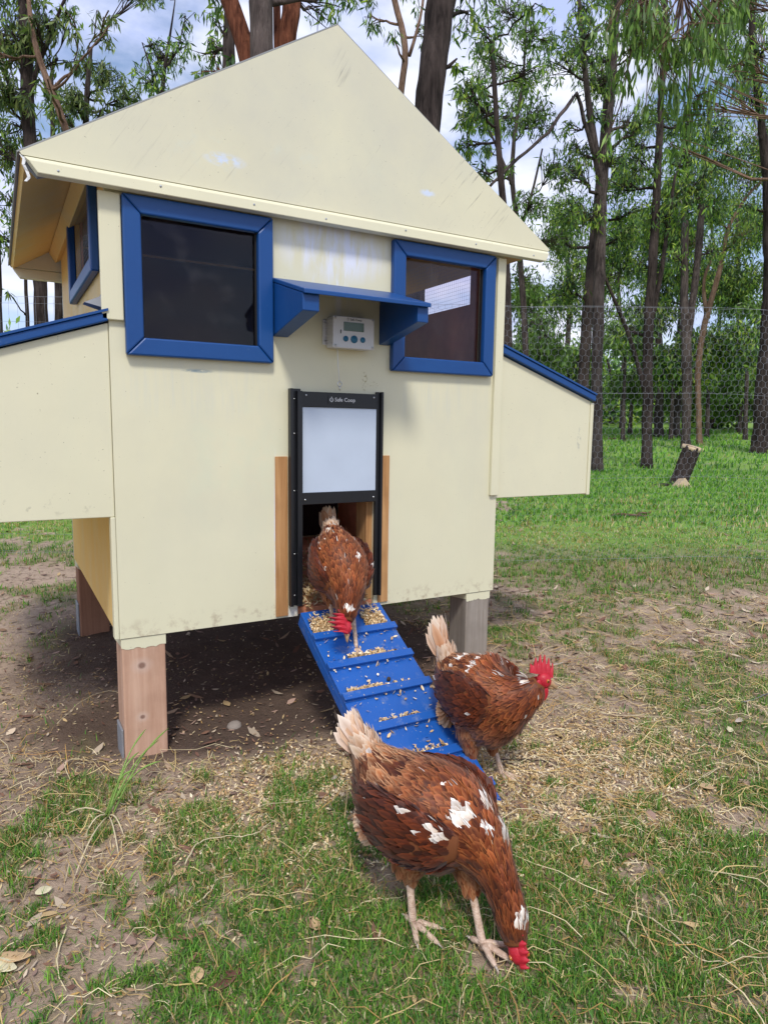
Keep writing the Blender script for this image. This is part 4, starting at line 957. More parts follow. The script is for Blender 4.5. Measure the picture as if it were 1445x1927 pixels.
MAH = np.array((.075, .0125, .004)); RUS = np.array((.235, .047, .009)); DRK = np.array((.022, .005, .003)); TAN = np.array((.46, .165, .05)); BUF = np.array((.62, .42, .25)); WHT = np.array((.82, .76, .70)); PALEB = np.array((.72, .55, .38))
def cover(P, L, n, fn):
    s, th = L.sample(n); o = np.argsort(-s); s = s[o]; th = th[o]
    p, ds, nr = L.frame(s, th); r = RNG.uniform(0, 1, len(s))
    ln, wd, c0, c1, ed, lift, curl = fn(s, th, r, p)
    d = -ds+nr*lift[:, None]+RNG.normal(0, .10, (len(s), 3)); d /= np.linalg.norm(d, axis=1)[:, None]
    P.add(p-nr*.001, d, nr, ln, wd, c0, c1, ed, curl)
def mixv(a, b, f): return a*(1-f[:, None])+b*f[:, None]

def hen(name, label, loc, rz, sp):
    root = thing(name, loc, label, 'hen', 'brown hens leaving the coop', rz); sc_ = sp.get('scale', 1.0); root.scale = sc_ if isinstance(sc_, tuple) else (sc_,)*3
    mb = MB(); pl = Plumage()
    B = Loft(sp['body'], 64); B.add(mb)
    spots = sp.get('spots', []); mott = sp.get('mottle', .5); seed = sp['seed']
    nk = sp.get('neck', .70)
    def fn(s, th, r, p):
        up = np.sin(th); k = len(s)
        nz_ = fbm(s*26+seed, th*5, seed, 3)
        base = mixv(MAH, RUS, np.clip(r*.8+1.6*(nz_-.5), 0, 1)); c0 = mixv(base, DRK, np.full(k, .3)); c1 = base.copy(); ed = mixv(base, TAN, np.clip(.12+.75*r*r, 0, 1))
        sad = smooth(.42, .12, s)*smooth(-.2, .4, up)                                     # saddle, paler and mottled
        f = sad*smooth(.46, .60, nz_*.7+.3*r+(mott-.5)*.3); c1 = mixv(c1, TAN*1.15, f); ed = mixv(ed, BUF, f*.9)
        rust = smooth(.3, .62, s)*smooth(.74, .66, s)*smooth(.1, .6, up)*r; c1 = mixv(c1, RUS*1.25, rust*.8); ed = mixv(ed, TAN, rust)
        belly = smooth(-.2, -.8, up)*smooth(.62, .2, s); c1 = mixv(c1, PALEB*.8, belly*.75); ed = mixv(ed, BUF, belly); c0 = mixv(c0, TAN, belly*.7)
        rump = smooth(.13, .03, s); c1 = mixv(c1, PALEB, rump*.75); ed = mixv(ed, BUF, rump*.9); c0 = mixv(c0, TAN, rump*.8)
        hack = smooth(nk-.04, nk+.06, s); dk = mixv(MAH*.95, RUS, r*.7); c1 = mixv(c1, dk, hack); c0 = mixv(c0, DRK, hack*.8); ed = mixv(ed, mixv(RUS, TAN, r*.5), hack)
        fleck = (RNG.uniform(0, 1, k) < sp.get('fleck', .03)); c1[fleck] = WHT*.85; ed[fleck] = WHT
        for (s0, t0, rs, rt) in spots:
            dth = np.angle(np.exp(1j*(th-t0))); inside = ((s-s0)/rs)**2+(dth/rt)**2 < RNG.uniform(.5, 1.25, k)
            c1[inside] = WHT; ed[inside] = WHT; c0[inside] = BUF
        ln = .027+.010*r; ln = ln*(1+.15*smooth(nk-.1, nk, s)*smooth(.95, .8, s))+.010*smooth(.25, .0, s)-.010*smooth(.90, 1.0, s); wd = (.0060+.0018*r-.0019*hack-.0008*smooth(.92, 1, s)+.0012*belly)
        lift = .08+.17*r*(1-hack*.5)+.25*belly*r; curl = -.06-.20*r; k3 = (1+1.2*(RNG.uniform(0, 1, k)-.5))[:, None]; under_ = (1-.35*smooth(.1, -.5, up)*smooth(.2, .4, s))[:, None]*0+1; c1 = c1*k3; ed = ed*(.6+.4*k3)
        return ln, wd, c0, c1, ed, lift, curl
    cover(pl, B, sp.get('n', 10500), fn)
    # loose barbs breaking up the feather edges
    def ff(s, th, r, p):
        ln, wd, c0, c1, ed, lift, curl = fn(s, th, r, p); k = len(s)
        return ln*RNG.uniform(.7, 1.25, k), np.full(k, .0009), c1*.9, mixv(c1, ed, r), ed*(.6+.75*r)[:, None], lift*1.6+.06, curl
    cover(pl, B, 3200, ff)
    # wings
    for sgn in (-1, 1):
        wr = [(x, sgn*y, z, w_, h_) for x, y, z, w_, h_ in sp['wing']]
        wr = [(a, b+sgn*.006, c, d, e) for a, b, c, d, e in wr]; Wg = Loft(wr, 30, (0, 1, 0)); Wg.add(mb, 0, 14)
        def wf(s, th, r, p):
            k = len(s); f = smooth(.25, .75, s)
            base = mixv(MAH*.4, MAH*1.05, r); base = mixv(base, RUS, f*r*.4); c0 = mixv(base, DRK, np.full(k, .35)); ed = mixv(base, RUS*1.2, .1+.6*r*r); c1 = base.copy()
            fleck = (RNG.uniform(0, 1, k) < sp.get('fleck', .03)*.8); c1[fleck] = WHT*.85; ed[fleck] = WHT
            for (ws, s0, t0, rs, rt) in sp.get('wspots', []):
                if ws != sgn: continue
                dth = np.angle(np.exp(1j*(th-t0))); ins = ((s-s0)/rs)**2+(dth/rt)**2 < RNG.uniform(.5, 1.2, k); c1[ins] = WHT; ed[ins] = WHT; c0[ins] = BUF
            ln = .052-.028*f+.008*r; wd = .0078-.0026*f; c1 = c1*(1+.7*(RNG.uniform(0, 1, k)-.5))[:, None]; return ln, wd, c0, c1, ed, .03+.07*r, -.03-.10*r
        cover(pl, Wg, 1700, wf)
    # feathered thighs
    for th_ in sp['thighs']:
        Th = Loft(th_, 18, (0, 1, 0)); Th.add(mb, 0, 14)
        def tf(s, th, r, p):
            k = len(s); base = mixv(RUS*.9, TAN*.8, r*.75); return .024+.01*r, .0045+.0015*r, mixv(base, MAH, np.full(k, .4)), base, mixv(base, BUF, r*.5), .1+.2*r, -.08-.15*r
        cover(pl, Th, 900, tf)
    # tail fan
    tp = np.array(sp['tail']['p']); td = np.array(sp['tail']['d'], float); td /= np.linalg.norm(td); sdv = np.array(sp['tail'].get('side', (0, 1, 0.)), float); nn = np.cross(sdv, td); nn /= np.linalg.norm(nn)
    tl = sp['tail'].get('len', .10); nf = 26
    for lay in range(3):
        f = np.linspace(-1, 1, nf)+RNG.normal(0, .04, nf); r = RNG.uniform(0, 1, nf)
        d = td+np.outer(f*(.30-.05*lay), sdv)+np.outer(.16*(lay-1)-.22*np.abs(f)+RNG.normal(0, .04, nf), nn); d /= np.linalg.norm(d, axis=1)[:, None]
        nrm = nn[None]*.5+np.outer(np.sign(f)*.9, sdv)*np.abs(f)[:, None]+nn[None]*.2; nrm = nrm-d*np.sum(nrm*d, 1)[:, None]; nrm /= np.linalg.norm(nrm, axis=1)[:, None]
        tn = sp['tail'].get('tan', 0); col = mixv(PALEB*.95, WHT*.96, r*.8)*(1-tn)+mixv(TAN*1.3, PALEB, r)*tn; pl.add(tp+np.outer(f*.014, sdv)+nn*(.006*(lay-1)), d, nrm, tl*(.72+.1*lay+.22*r), .013, np.tile(TAN, (nf, 1)), col, mixv(PALEB, WHT, r)*(1-.6*tn)+mixv(TAN, PALEB, r)*.6*tn, -.05)
    # tail coverts
    k = 170; f = RNG.uniform(-1, 1, k); r = RNG.uniform(0, 1, k); ang = RNG.uniform(-.2, math.pi+.2, k)
    d = td+np.outer(np.cos(ang)*.42, sdv)+np.outer(np.sin(ang)*.40-.12, nn)+RNG.normal(0, .08, (k, 3)); d /= np.linalg.norm(d, axis=1)[:, None]
    nrm = np.outer(np.cos(ang), sdv)+np.outer(np.sin(ang), nn); nrm -= d*np.sum(nrm*d, 1)[:, None]; nrm /= np.linalg.norm(nrm, axis=1)[:, None]
    col = mixv(TAN*1.2, PALEB, r); pl.add(tp-td*.03+nrm*.016+td*(RNG.uniform(-.02, .02, (k, 1))), d, nrm, .045+.02*r, .010, np.tile(TAN*.8, (k, 1)), col, mixv(BUF, WHT, r*.6), -.12)
    # vent fluff
    vp = np.array(sp['vent']); k = 260; q = RNG.normal(0, 1, (k, 3)); q /= np.linalg.norm(q, axis=1)[:, None]; q[:, 0] = -np.abs(q[:, 0]); r = RNG.uniform(0, 1, k)
    d = q+np.array((-.3, 0, -.7)); d /= np.linalg.norm(d, axis=1)[:, None]; nrm = q-d*np.sum(q*d, 1)[:, None]; nrm /= np.linalg.norm(nrm, axis=1)[:, None]+1e-9
    pl.add(vp+q*np.array((.03, .045, .035)), d, nrm, .036, .009, np.tile(TAN, (k, 1)), mixv(TAN*1.3, PALEB*.9, r), mixv(BUF, PALEB, r), -.1)
    # legs: shank, toes, claws
    for lg in sp['legs']:
        hk, an, dirn, slope = np.array(lg['hock']), np.array(lg['ankle']), lg['dir'], lg.get('slope', 0)
        mid = (hk+an)/2
        mb.tube([hk+(hk-an)*.25, hk, mid, an+(hk-an)*.08, an], [.0085, .0078, .0066, .0072, .0082], 10, 1, .06, 3)
        for ang, ln in ((-38, .046), (-2, .060), (36, .048), (170, .024)):
            a = R(dirn+ang); ddx = np.array((math.cos(a), math.sin(a), 0)); pts = []
            for f, up in ((0, .0), (.25, .006), (.55, .003), (.85, .001), (1.0, .0)):
                q = an+ddx*ln*f; zz = an[2]-.004+up+slope*(q[0]-an[0]); pts.append((q[0], q[1], zz))
            mb.tube(pts, [.0078, .0062, .0056, .0050, .0032], 8, 1, .1, 7)
            e = np.array(pts[-1]); mb.tube([e-ddx*.003, e+ddx*.007, e+ddx*.012+np.array((0, 0, -.003))], [.0029, .0019, .0004], 6, 2)
    body = mb.build('body', [M_hskin, M_leg, M_claw], None); body.parent = root
    plm = sub('plumage', pl.mesh(), M_feather, root); plm['kind'] = 'stuff'
    # head parts
    hd = sp['head']; H = Vector(hd['p']); f_ = Vector(hd['f']).normalized(); u_ = Vector(hd['u']); u_ = (u_-f_*u_.dot(f_)).normalized(); v_ = u_.cross(f_); k_ = hd.get('k', 1.0)
    def hp(a, b, c): return H+f_*(a*k_)+v_*(b*k_)+u_*(c*k_)
    rot = Matrix((f_, v_, u_)).transposed()
    fc = MB(); fc.ball(hp(.012, 0, 0), .021*k_, .0165*k_, .017*k_, 0, 16, rot)
    for s in (-1, 1): fc.ball(hp(-.006, s*.0125, -.009), .009*k_, .004*k_, .011*k_, 0, 10, rot)
    sub('face', fc.mesh('face'), M_red, root)
    cb = MB(); lean = hd.get('lean', .15); nn_ = 30; tops = []
    for i in range(nn_+1):
        f = i/nn_; x = .034-.066*f; base = .012-.004*abs(f-.4); ht = (.020+.016*math.sin(math.pi*min(1, f*1.05+.05)))*hd.get('comb', 1.0)
        th_ = abs(((f*5.2) % 1)-.5)*2; ht *= (1-.55*(1-th_)*(1 if .04 < f < .96 else 0))
        if f > .9: ht *= .7
        tops.append((x, base, ht))
    vs = []; nl = 4
    for x, bz, ht in tops:
        for l in range(nl):
            g = l/(nl-1); yy = lean*ht*g*g*1.4; zz = bz+ht*g*math.sqrt(max(.1, 1-min(.9, (lean*g)**2*.8))); tk = .0042*(1-.75*g)
            vs.append(hp(x-.10*ht*g, yy-tk, zz)); vs.append(hp(x-.10*ht*g, yy+tk, zz))
    fs = []; st2 = nl*2
    for i in range(nn_):
        for l in range(nl-1):
            a = i*st2+l*2; b = a+st2; fs += [(a, b, b+2, a+2), (a+1, a+3, b+3, b+1)]
        a = i*st2+(nl-1)*2; b = a+st2; fs.append((a, b, b+1, a+1))
    fs += [tuple([l*2 for l in range(nl)]+[l*2+1 for l in range(nl)][::-1]), tuple([nn_*st2+l*2 for l in range(nl)]+[nn_*st2+l*2+1 for l in range(nl)][::-1])]
    cb.add(vs, fs, 0, True); sub('comb', cb.mesh('comb'), M_red, root)
    for s in (-1, 1):
        wt = MB(); wt.ball(hp(.020, s*.007, -.026), .0095*k_, .0032*k_, .0165*k_, 0, 12, rot); sub('wattle', wt.mesh('wattle'), M_red, root)
        ey_ = MB(); ey_.ball(hp(.017, s*.0150, .004), .0044*k_, .0030*k_, .0044*k_, 0, 12, rot); e_ = sub('eye', ey_.mesh('eye'), M_eye, root)
        pu = MB(); pu.ball(hp(.0175, s*.0172, .004), .0024*k_, .0014*k_, .0024*k_, 0, 10, rot); sub('pupil', pu.mesh('pupil'), M_pupil, e_)
    bk = MB(); bk.tube([hp(.026, 0, -.003), hp(.037, 0, -.003), hp(.047, 0, -.007), hp(.053, 0, -.013)], [.0085*k_, .0068*k_, .0042*k_, .0008*k_], 10)
    bk.tube([hp(.026, 0, -.009), hp(.037, 0, -.011), hp(.046, 0, -.013)], [.0062*k_, .0046*k_, .0012*k_], 8); sub('beak', bk.mesh('beak'), M_beak, root)
    return root

# pecking hen in front
HC = dict(seed=3, n=9000, neck=.66, mottle=.75, fleck=.006,
    body=[(-.165, 0, .262, .016, .020), (-.135, 0, .238, .040, .042), (-.095, 0, .212, .068, .066), (-.045, 0, .192, .086, .082), (.010, 0, .184, .091, .088), (.056, 0, .176, .080, .080), (.098, 0, .160, .053, .055),
          (.130, -.006, .134, .033, .037), (.152, -.012, .106, .0265, .0285), (.168, -.018, .080, .024, .026), (.178, -.023, .056, .022, .024), (.184, -.026, .040, .018, .020)],
    wing=[(-.125, .040, .205, .008, .014), (-.080, .068, .200, .012, .036), (-.03, .085, .196, .014, .050), (.02, .088, .194, .015, .052), (.065, .076, .190, .012, .040), (.09, .058, .186, .008, .022)],
    thighs=[[(-.012, -.050, .088, .016, .018), (-.012, -.050, .12, .033, .036), (-.008, -.045, .155, .045, .05)], [(.084, -.002, .086, .016, .018), (.070, .012, .115, .030, .034), (.045, .03, .155, .042, .05)]],
    tail=dict(p=(-.150, 0, .258), d=(-.62, 0, .72), len=.080, tan=.35), vent=(-.10, 0, .150),
    legs=[dict(hock=(-.012, -.052, .085), ankle=(.006, -.064, .012), dir=-8), dict(hock=(.085, -.002, .082), ankle=(.128, -.034, .014), dir=4)],
    head=dict(p=(.186, -.027, .040), f=(.36, -.16, -.92), u=(.62, -.68, .36), lean=.5, k=.98, comb=.50),
    spots=[(.60, 1.15, .035, .30), (.52, 1.30, .018, .25), (.90, 1.5, .030, .8), (.62, .2, .02, .2), (.50, 2.15, .030, .22), (.57, 1.95, .018, .16), (.43, 1.75, .014, .14)], wspots=[(-1, .86, 2.5, .08, .45), (-1, .62, 2.2, .03, .2)])
hC = hen('hen', 'brown hen pecking at the grass in the foreground, head down, white patches on her back', (.405, -.835, float(ground(.40, -.85))), math.atan2(-.92, .39), HC)
# standing hen by the ramp, head turned to the right
HB = dict(scale=(.88, .88, 1.13), seed=8, n=8000, neck=.68, mottle=.35, fleck=.010,
    body=[(-.150, 0, .245, .016, .020), (-.125, 0, .225, .040, .042), (-.085, 0, .205, .066, .066), (-.040, 0, .192, .083, .082), (.010, 0, .182, .090, .094), (.055, 0, .184, .080, .088), (.094, .006, .196, .060, .066),
          (.120, .020, .210, .042, .046), (.137, .034, .224, .030, .034), (.147, .042, .236, .024, .027), (.152, .047, .247, .018, .019)],
    wing=[(-.120, .038, .20, .008, .014), (-.075, .066, .200, .012, .034), (-.03, .083, .200, .014, .048), (.02, .086, .200, .015, .050), (.058, .074, .200, .012, .038), (.08, .056, .200, .008, .020)],
    thighs=[[(.012, .040, .068, .016, .018), (.004, .043, .11, .034, .036), (-.002, .045, .15, .046, .05)], [(.0, -.040, .070, .016, .018), (-.004, -.043, .11, .032, .035), (-.006, -.045, .15, .043, .05)]],
    tail=dict(p=(-.135, 0, .245), d=(-.42, 0, .9), len=.095, tan=.7), vent=(-.085, 0, .145),
    legs=[dict(hock=(.012, .040, .072), ankle=(.050, .040, .010), dir=6), dict(hock=(-.004, -.040, .075), ankle=(-.03, -.042, .015), dir=0)],
    head=dict(p=(.154, .049, .252), f=(.55, .80, -.22), u=(.1, .1, 1), lean=.25, k=1.0, comb=1.25),
    spots=[(.93, 1.6, .03, .8), (.42, 2.0, .02, .2), (.30, 1.0, .02, .2), (.25, 1.9, .025, .25), (.66, -.75, .04, .3), (.55, 1.2, .015, .2)], wspots=[(1, .62, .2, .10, .5), (1, .35, 1.2, .04, .3), (1, .2, .4, .03, .3)])
hB = hen('hen', 'brown hen standing at the foot of the ramp, her red comb turned right', (.768, -.508, float(ground(.77, -.5))-.004), math.atan2(-.97, .22), HB)
# hen coming down from the doorway
HA = dict(scale=(.90, .80, .92), seed=13, n=8000, neck=.66, mottle=.25, fleck=.010,
    body=[(-.135, 0, .315, .016, .020), (-.110, 0, .285, .040, .042), (-.075, 0, .255, .068, .064), (-.035, 0, .225, .088, .080), (.010, 0, .195, .092, .086), (.050, -.002, .168, .080, .078), (.085, -.006, .140, .058, .058),
          (.110, -.012, .115, .042, .042), (.126, -.018, .094, .032, .032), (.136, -.022, .080, .026, .026), (.142, -.025, .070, .020, .020)],
    wing=[(-.105, .038, .262, .008, .014), (-.07, .066, .243, .012, .034), (-.03, .085, .220, .014, .048), (.015, .089, .195, .015, .050), (.052, .076, .172, .012, .038), (.075, .056, .155, .008, .020)],
    thighs=[[(.020, .036, .080, .016, .018), (.014, .042, .115, .030, .034), (.006, .045, .15, .042, .048)], [(-.02, -.036, .095, .016, .018), (-.02, -.042, .13, .030, .034), (-.02, -.045, .16, .042, .048)]],
    tail=dict(p=(-.118, 0, .296), d=(-.55, .03, .8), len=.080, tan=1), vent=(-.08, 0, .20),
    legs=[dict(hock=(.030, .034, .085), ankle=(.088, .030, -.032), dir=-2, slope=-.53), dict(hock=(-.012, -.036, .090), ankle=(.018, -.024, .008), dir=4, slope=-.53)],
    head=dict(p=(.146, -.026, .066), f=(.52, -.12, -.84), u=(.80, -.30, .5), lean=-.9, k=1.05, comb=1.35),
    spots=[(.92, 1.5, .03, .7), (.55, .3, .02, .14), (.52, 2.7, .02, .14), (.10, 1.5, .03, .7), (.18, 2.1, .02, .2), (.48, 1.1, .02, .15), (.68, 1.6, .012, .15)])
hA = hen('hen', 'brown hen walking out of the coop doorway down the ramp, head lowered to her right', (.582, -.085, .300), math.atan2(-.97, -.17), HA)
# ------------------------------------------------------------------ grass, litter, shavings
GREEN = np.array([(.07, .20, .024), (.12, .29, .03), (.18, .37, .045), (.06, .16, .03), (.25, .38, .07), (.10, .24, .045)])
STRAW = np.array([(.52, .39, .17), (.62, .49, .25), (.38, .26, .11), (.68, .58, .36), (.46, .28, .10)])
def blades(P, L, W, lean, cols, head=None):
    n = len(P); a = RNG.uniform(0, 2*math.pi, n) if head is None else head; d = np.stack([np.cos(a), np.sin(a), np.zeros(n)], 1)
    b = np.stack([-np.sin(a), np.cos(a), np.zeros(n)], 1); tw = RNG.uniform(-.5, .5, n); b = b*np.cos(tw)[:, None]+d*np.sin(tw)[:, None]
    L = L[:, None]; W = W[:, None]; ln = lean[:, None]; z = np.array((0, 0, 1.))
    m = P+d*L*ln*.35+z*L*.55*np.sqrt(np.maximum(.05, 1-ln**2*.6)); t = P+d*L*ln*1.0+z*L*np.sqrt(np.maximum(.03, 1-ln**2))
    V = np.stack([P-b*W, P+b*W, m-b*W*.75, m+b*W*.75, t], 1).reshape(-1, 3); k = np.arange(n)*5
    return V, np.stack([k, k+1, k+3, k+2], 1), np.stack([k+2, k+3, k+4], 1), np.repeat(cols, 5, 0)
def scatter(n, s0, s1, qmax=.72, q0=None):
    s = np.sqrt(RNG.uniform(s0**2, s1**2, n)); q = RNG.uniform(-qmax if q0 is None else q0, qmax, n); t = q*s
    return CAM[0]+s*.493+t*.870, CAM[1]+s*.870-t*.493, s, t
def under(x, y): return (x > .0) & (x < 1.2) & (y > -.02) & (y < 1.22)
GV = []; GQ = []; GTt = []; GC = []; off = 0
def push(r):
    global off
    V, q, t, c = r; GV.append(V); GQ.append(q+off); GTt.append(t+off); GC.append(c); off += len(V)
# near turf, grown in small tufts
def turf(n, s0, s1, L0, W0, tuft, q0=None, minz=.04, dry=.16, sd=1):
    x, y, s, t = scatter(n//tuft, s0, s1, .78, q0); x = np.repeat(x, tuft)+RNG.normal(0, .014*L0/.03, n//tuft*tuft); y = np.repeat(y, tuft)+RNG.normal(0, .014*L0/.03, n//tuft*tuft)
    g = grass_density(x, y); k = RNG.uniform(0, 1, len(x)) < np.maximum(g, minz)*.98; k &= ~under(x, y); k &= dark_soil_mask(x, y)*.9 < RNG.uniform(0, 1, len(x)); x, y, g = x[k], y[k], g[k]; n = len(x)
    s, t = st(x, y)
    P = np.stack([x, y, ground(x, y)-.003], 1); ci = RNG.integers(0, len(GREEN), n); c = GREEN[ci]*RNG.uniform(.75, 1.25, (n, 1))
    yl = smooth(.35, .75, fbm(x*1.7, y*1.7, 71)); lawn = smooth(4.1, 4.4, s)*smooth(5.6, 5.0, s)
    dr = RNG.uniform(0, 1, n) < dry*(.5+1.4*yl)*(1-smooth(5.5, 7, s)*.9)+lawn*.10
    c[dr] = STRAW[RNG.integers(0, len(STRAW), dr.sum())]*.85; c = c*(1+.30*lawn+.25*smooth(4.8, 6.5, s))[:, None]
    lush = 1+.6*smooth(3.5, 3.7, s)*smooth(4.1, 3.95, s); L = L0*RNG.uniform(.4, 1.35, n)*lush; lean = RNG.uniform(.25, 1.0, n)
    push(blades(P, L, W0*RNG.uniform(.6, 1.3, n), lean, c))
turf(115000, .75, 1.6, .026, .0012, 9, dry=.18)
turf(85000, 1.6, 2.8, .026, .0013, 9, dry=.24)
turf(90000, 2.8, 5.0, .028, .0020, 9, dry=.25)
turf(80000, 5.0, 9.0, .055, .0042, 6, -.75)
turf(50000, 9.0, 20.0, .085, .009, 5, -.75)
o = link('grass', arr_mesh('grass', np.concatenate(GV), quads=np.concatenate(GQ), tris=np.concatenate(GTt), col=np.concatenate(GC)), M_blade)
tag(o, 'short patchy couch grass growing over the sandy yard and lawn', 'grass', kind='stuff')

def ribbon(mb, pts, wd, m=0):
    pts = [Vector(p) for p in pts]; vs = []
    for i, p in enumerate(pts):
        t = (pts[min(i+1, len(pts)-1)]-pts[max(i-1, 0)]); b = Vector((-t.y, t.x, 0)); b = b.normalized() if b.length > 1e-6 else Vector((1, 0, 0)); f = i/(len(pts)-1); w_ = wd*(.35+.65*math.sin(math.pi*min(1, .12+f*.86)))
        vs += [p-b*w_, p+b*w_+Vector((0, 0, w_*.4))]
    mb.add(vs, [(2*i, 2*i+1, 2*i+3, 2*i+2) for i in range(len(pts)-1)], m)
# loose straw: thin bent stems lying on the ground
def straw(n, s0, s1, L0, r0, mask, pal=STRAW, lift=.012, q0=None):
    x, y, s, t = scatter(n, s0, s1, .75, q0); k = RNG.uniform(0, 1, n) < mask(x, y, s, t); k &= ~under(x, y); x, y = x[k], y[k]; n = len(x)
    a = RNG.uniform(0, 2*math.pi, n); L = L0*RNG.uniform(.3, 1.4, n); kap = RNG.normal(0, .55, n); V = []; m = 5; C = pal[RNG.integers(0, len(pal), n)]*RNG.uniform(.7, 1.2, (n, 1)); px, py = x.copy(), y.copy(); rows = []
    for j in range(m):
        z = ground(px, py)+.004+lift*RNG.uniform(0, 1, n)*math.sin(math.pi*(j+.5)/m)
        bx, by = -np.sin(a), np.cos(a); w_ = r0*(1-.12*j)
        rows += [np.stack([px-bx*w_, py-by*w_, z], 1), np.stack([px+bx*w_, py+by*w_, z+w_*.5], 1), np.stack([px, py, z+w_*1.2], 1)]
        px = px+np.cos(a)*L/(m-1); py = py+np.sin(a)*L/(m-1); a = a+kap/(m-1)
    V = np.stack(rows, 1).reshape(-1, 3); b = np.arange(n)*3*m; Q = []
    for j in range(m-1):
        for e0, e1 in ((0, 2), (2, 1)): Q.append(np.stack([b+3*j+e0, b+3*j+e1, b+3*j+3+e1, b+3*j+3+e0], 1))
    return V, np.concatenate(Q), np.repeat(C, 3*m, 0)
def combine(name, parts, mat, label, cat):
    V = []; Q = []; C = []; o_ = 0
    for v, q, c in parts: V.append(v); Q.append(q+o_); C.append(c); o_ += len(v)
    o = link(name, arr_mesh(name, np.concatenate(V), quads=np.concatenate(Q), col=np.concatenate(C)), mat); return tag(o, label, cat, kind='stuff')
patch = lambda x, y, sd: smooth(.35, .7, fbm(x*2.4, y*2.4, sd))
combine('straw', [straw(4200, .8, 1.7, .042, .0008, lambda x, y, s, t: .15+.85*patch(x, y, 81)), straw(10000, 1.3, 3.3, .065, .0010, lambda x, y, s, t: (.10+.85*patch(x, y, 82))*smooth(-.1, .1, t/s)),
                  straw(260, .8, 1.8, .15, .0012, lambda x, y, s, t: np.full_like(x, .8), lift=.03), straw(600, 1.4, 3.0, .15, .0013, lambda x, y, s, t: smooth(.0, .2, t/s), lift=.03), straw(900, 1.3, 3.0, .05, .0009, lambda x, y, s, t: np.full_like(x, .5))],
        M_litter, 'loose dry straw and grass stems strewn over the yard', 'straw')
# fallen gum leaves and bark flakes
LIT = np.array([(.30, .19, .12), (.42, .30, .20), (.22, .12, .08), (.52, .42, .31), (.36, .24, .19), (.17, .09, .065), (.46, .33, .17)])
def fallen(n, s0, s1, L0, W0, mask, pal=LIT, zoff=.006, tilt=.22, q0=None, pts=None):
    if pts is None:
        x, y, s, t = scatter(n, s0, s1, .78, q0); k = RNG.uniform(0, 1, n) < mask(x, y, s, t); x, y = x[k], y[k]; z = ground(x, y)
    else: x, y, z = pts
    n = len(x)
    a = RNG.uniform(0, 2*math.pi, n); d = np.stack([np.cos(a), np.sin(a), RNG.normal(0, tilt, n)], 1); b = np.stack([-np.sin(a), np.cos(a), RNG.normal(0, tilt, n)], 1)
    L = (L0*RNG.uniform(.45, 1.3, n))[:, None]; Wd = (W0*RNG.uniform(.6, 1.3, n))[:, None]; c = np.stack([x, y, z+zoff], 1); up = np.array((0, 0, 1.))*L*RNG.uniform(-.02, .16, (n, 1))
    V = np.stack([c-d*L*.5+up*.5, c-d*L*.12+b*Wd, c-d*L*.12-b*Wd, c+d*L*.2+b*Wd*.8+up*.2, c+d*L*.2-b*Wd*.8+up*.2, c+d*L*.5+up], 1).reshape(-1, 3); k = np.arange(n)*6
    Q = np.concatenate([np.stack([k, k+1, k+3, k+2], 1), np.stack([k+2, k+3, k+5, k+4], 1)])
    return V, Q, np.repeat(pal[RNG.integers(0, len(pal), n)]*RNG.uniform(.7, 1.2, (n, 1)), 6, 0)
bare = lambda x, y: 1-.7*grass_density(x, y)
combine('leaf_litter', [fallen(16000, .8, 3.0, .013, .0016, lambda x, y, s, t: (1-.8*dark_soil_mask(x, y))*(.25+.75*patch(x, y, 84)), pal=STRAW, zoff=.005), fallen(5200, .8, 2.4, .018, .0030, lambda x, y, s, t: bare(x, y)*(1-.6*dark_soil_mask(x, y))), fallen(2600, 2.3, 3.8, .05, .007, lambda x, y, s, t: bare(x, y)*(.25+.75*smooth(0, .15, t/s))), fallen(240, .85, 2.2, .055, .009, lambda x, y, s, t: bare(x, y)*.8),
                        fallen(900, 3.8, 7.0, .06, .009, lambda x, y, s, t: np.full_like(x, .35)), fallen(5000, .8, 3.5, .010, .0028, lambda x, y, s, t: bare(x, y), zoff=.004), fallen(500, 1.8, 3.2, .02, .004, lambda x, y, s, t: .8*dark_soil_mask(x, y), pal=LIT*.8)],
        M_litter, 'fallen gum leaves and bark flakes scattered on the soil', 'leaf litter')
# wood shavings: on the ground near the ramp foot, on the ramp, on the coop floor
SHV = np.array([(.70, .52, .30), (.78, .63, .40), (.62, .43, .22), (.82, .70, .50), (.52, .34, .16)])
def near_ramp(x, y, s, t):
    d = np.minimum(np.hypot((x-.95)/.55, (y+.58)/.42), np.hypot((x-.36)/.40, (y+.38)/.30)); return smooth(1.15, .25, d+.5*(fbm(x*6, y*6, 91)-.5))
pts = [fallen(90000, 1.0, 2.4, .0095, .0022, near_ramp, SHV, .004, .4)]
def ramp_pts(n, bands):
    x = []; y = []; z = []
    for (b, x0, x1, spread, k) in bands:
        for _ in range(k):
            L = b-.0245-abs(random.gauss(0, spread)); p = rpt(random.uniform(x0, x1), max(.004, L), .002+random.random()*.006); x.append(p[0]); y.append(p[1]); z.append(p[2])
    return np.array(x), np.array(y), np.array(z)
rb = [(.118, .49, .61, .026, 2200), (.118, .655, .72, .030, 1100), (.226, .55, .66, .008, 300), (.226, .64, .70, .004, 30), (.226, .50, .60, .010, 20), (.332, .50, .60, .006, 220), (.332, .60, .69, .003, 26), (.438, .54, .66, .006, 90), (.545, .55, .68, .006, 90), (.652, .52, .70, .006, 90),
      (.332, .49, .73, .05, 12), (.438, .49, .73, .05, 12), (.545, .49, .73, .05, 12), (.226, .49, .73, .05, 14)]
for e_ in edges[1:6]: rb.append((e_+.036, .49, .735, .004, 14))
pts.append(fallen(0, 0, 0,   .0115, .0026, None, SHV*1.05, .001, .5, pts=ramp_pts(0, rb)))
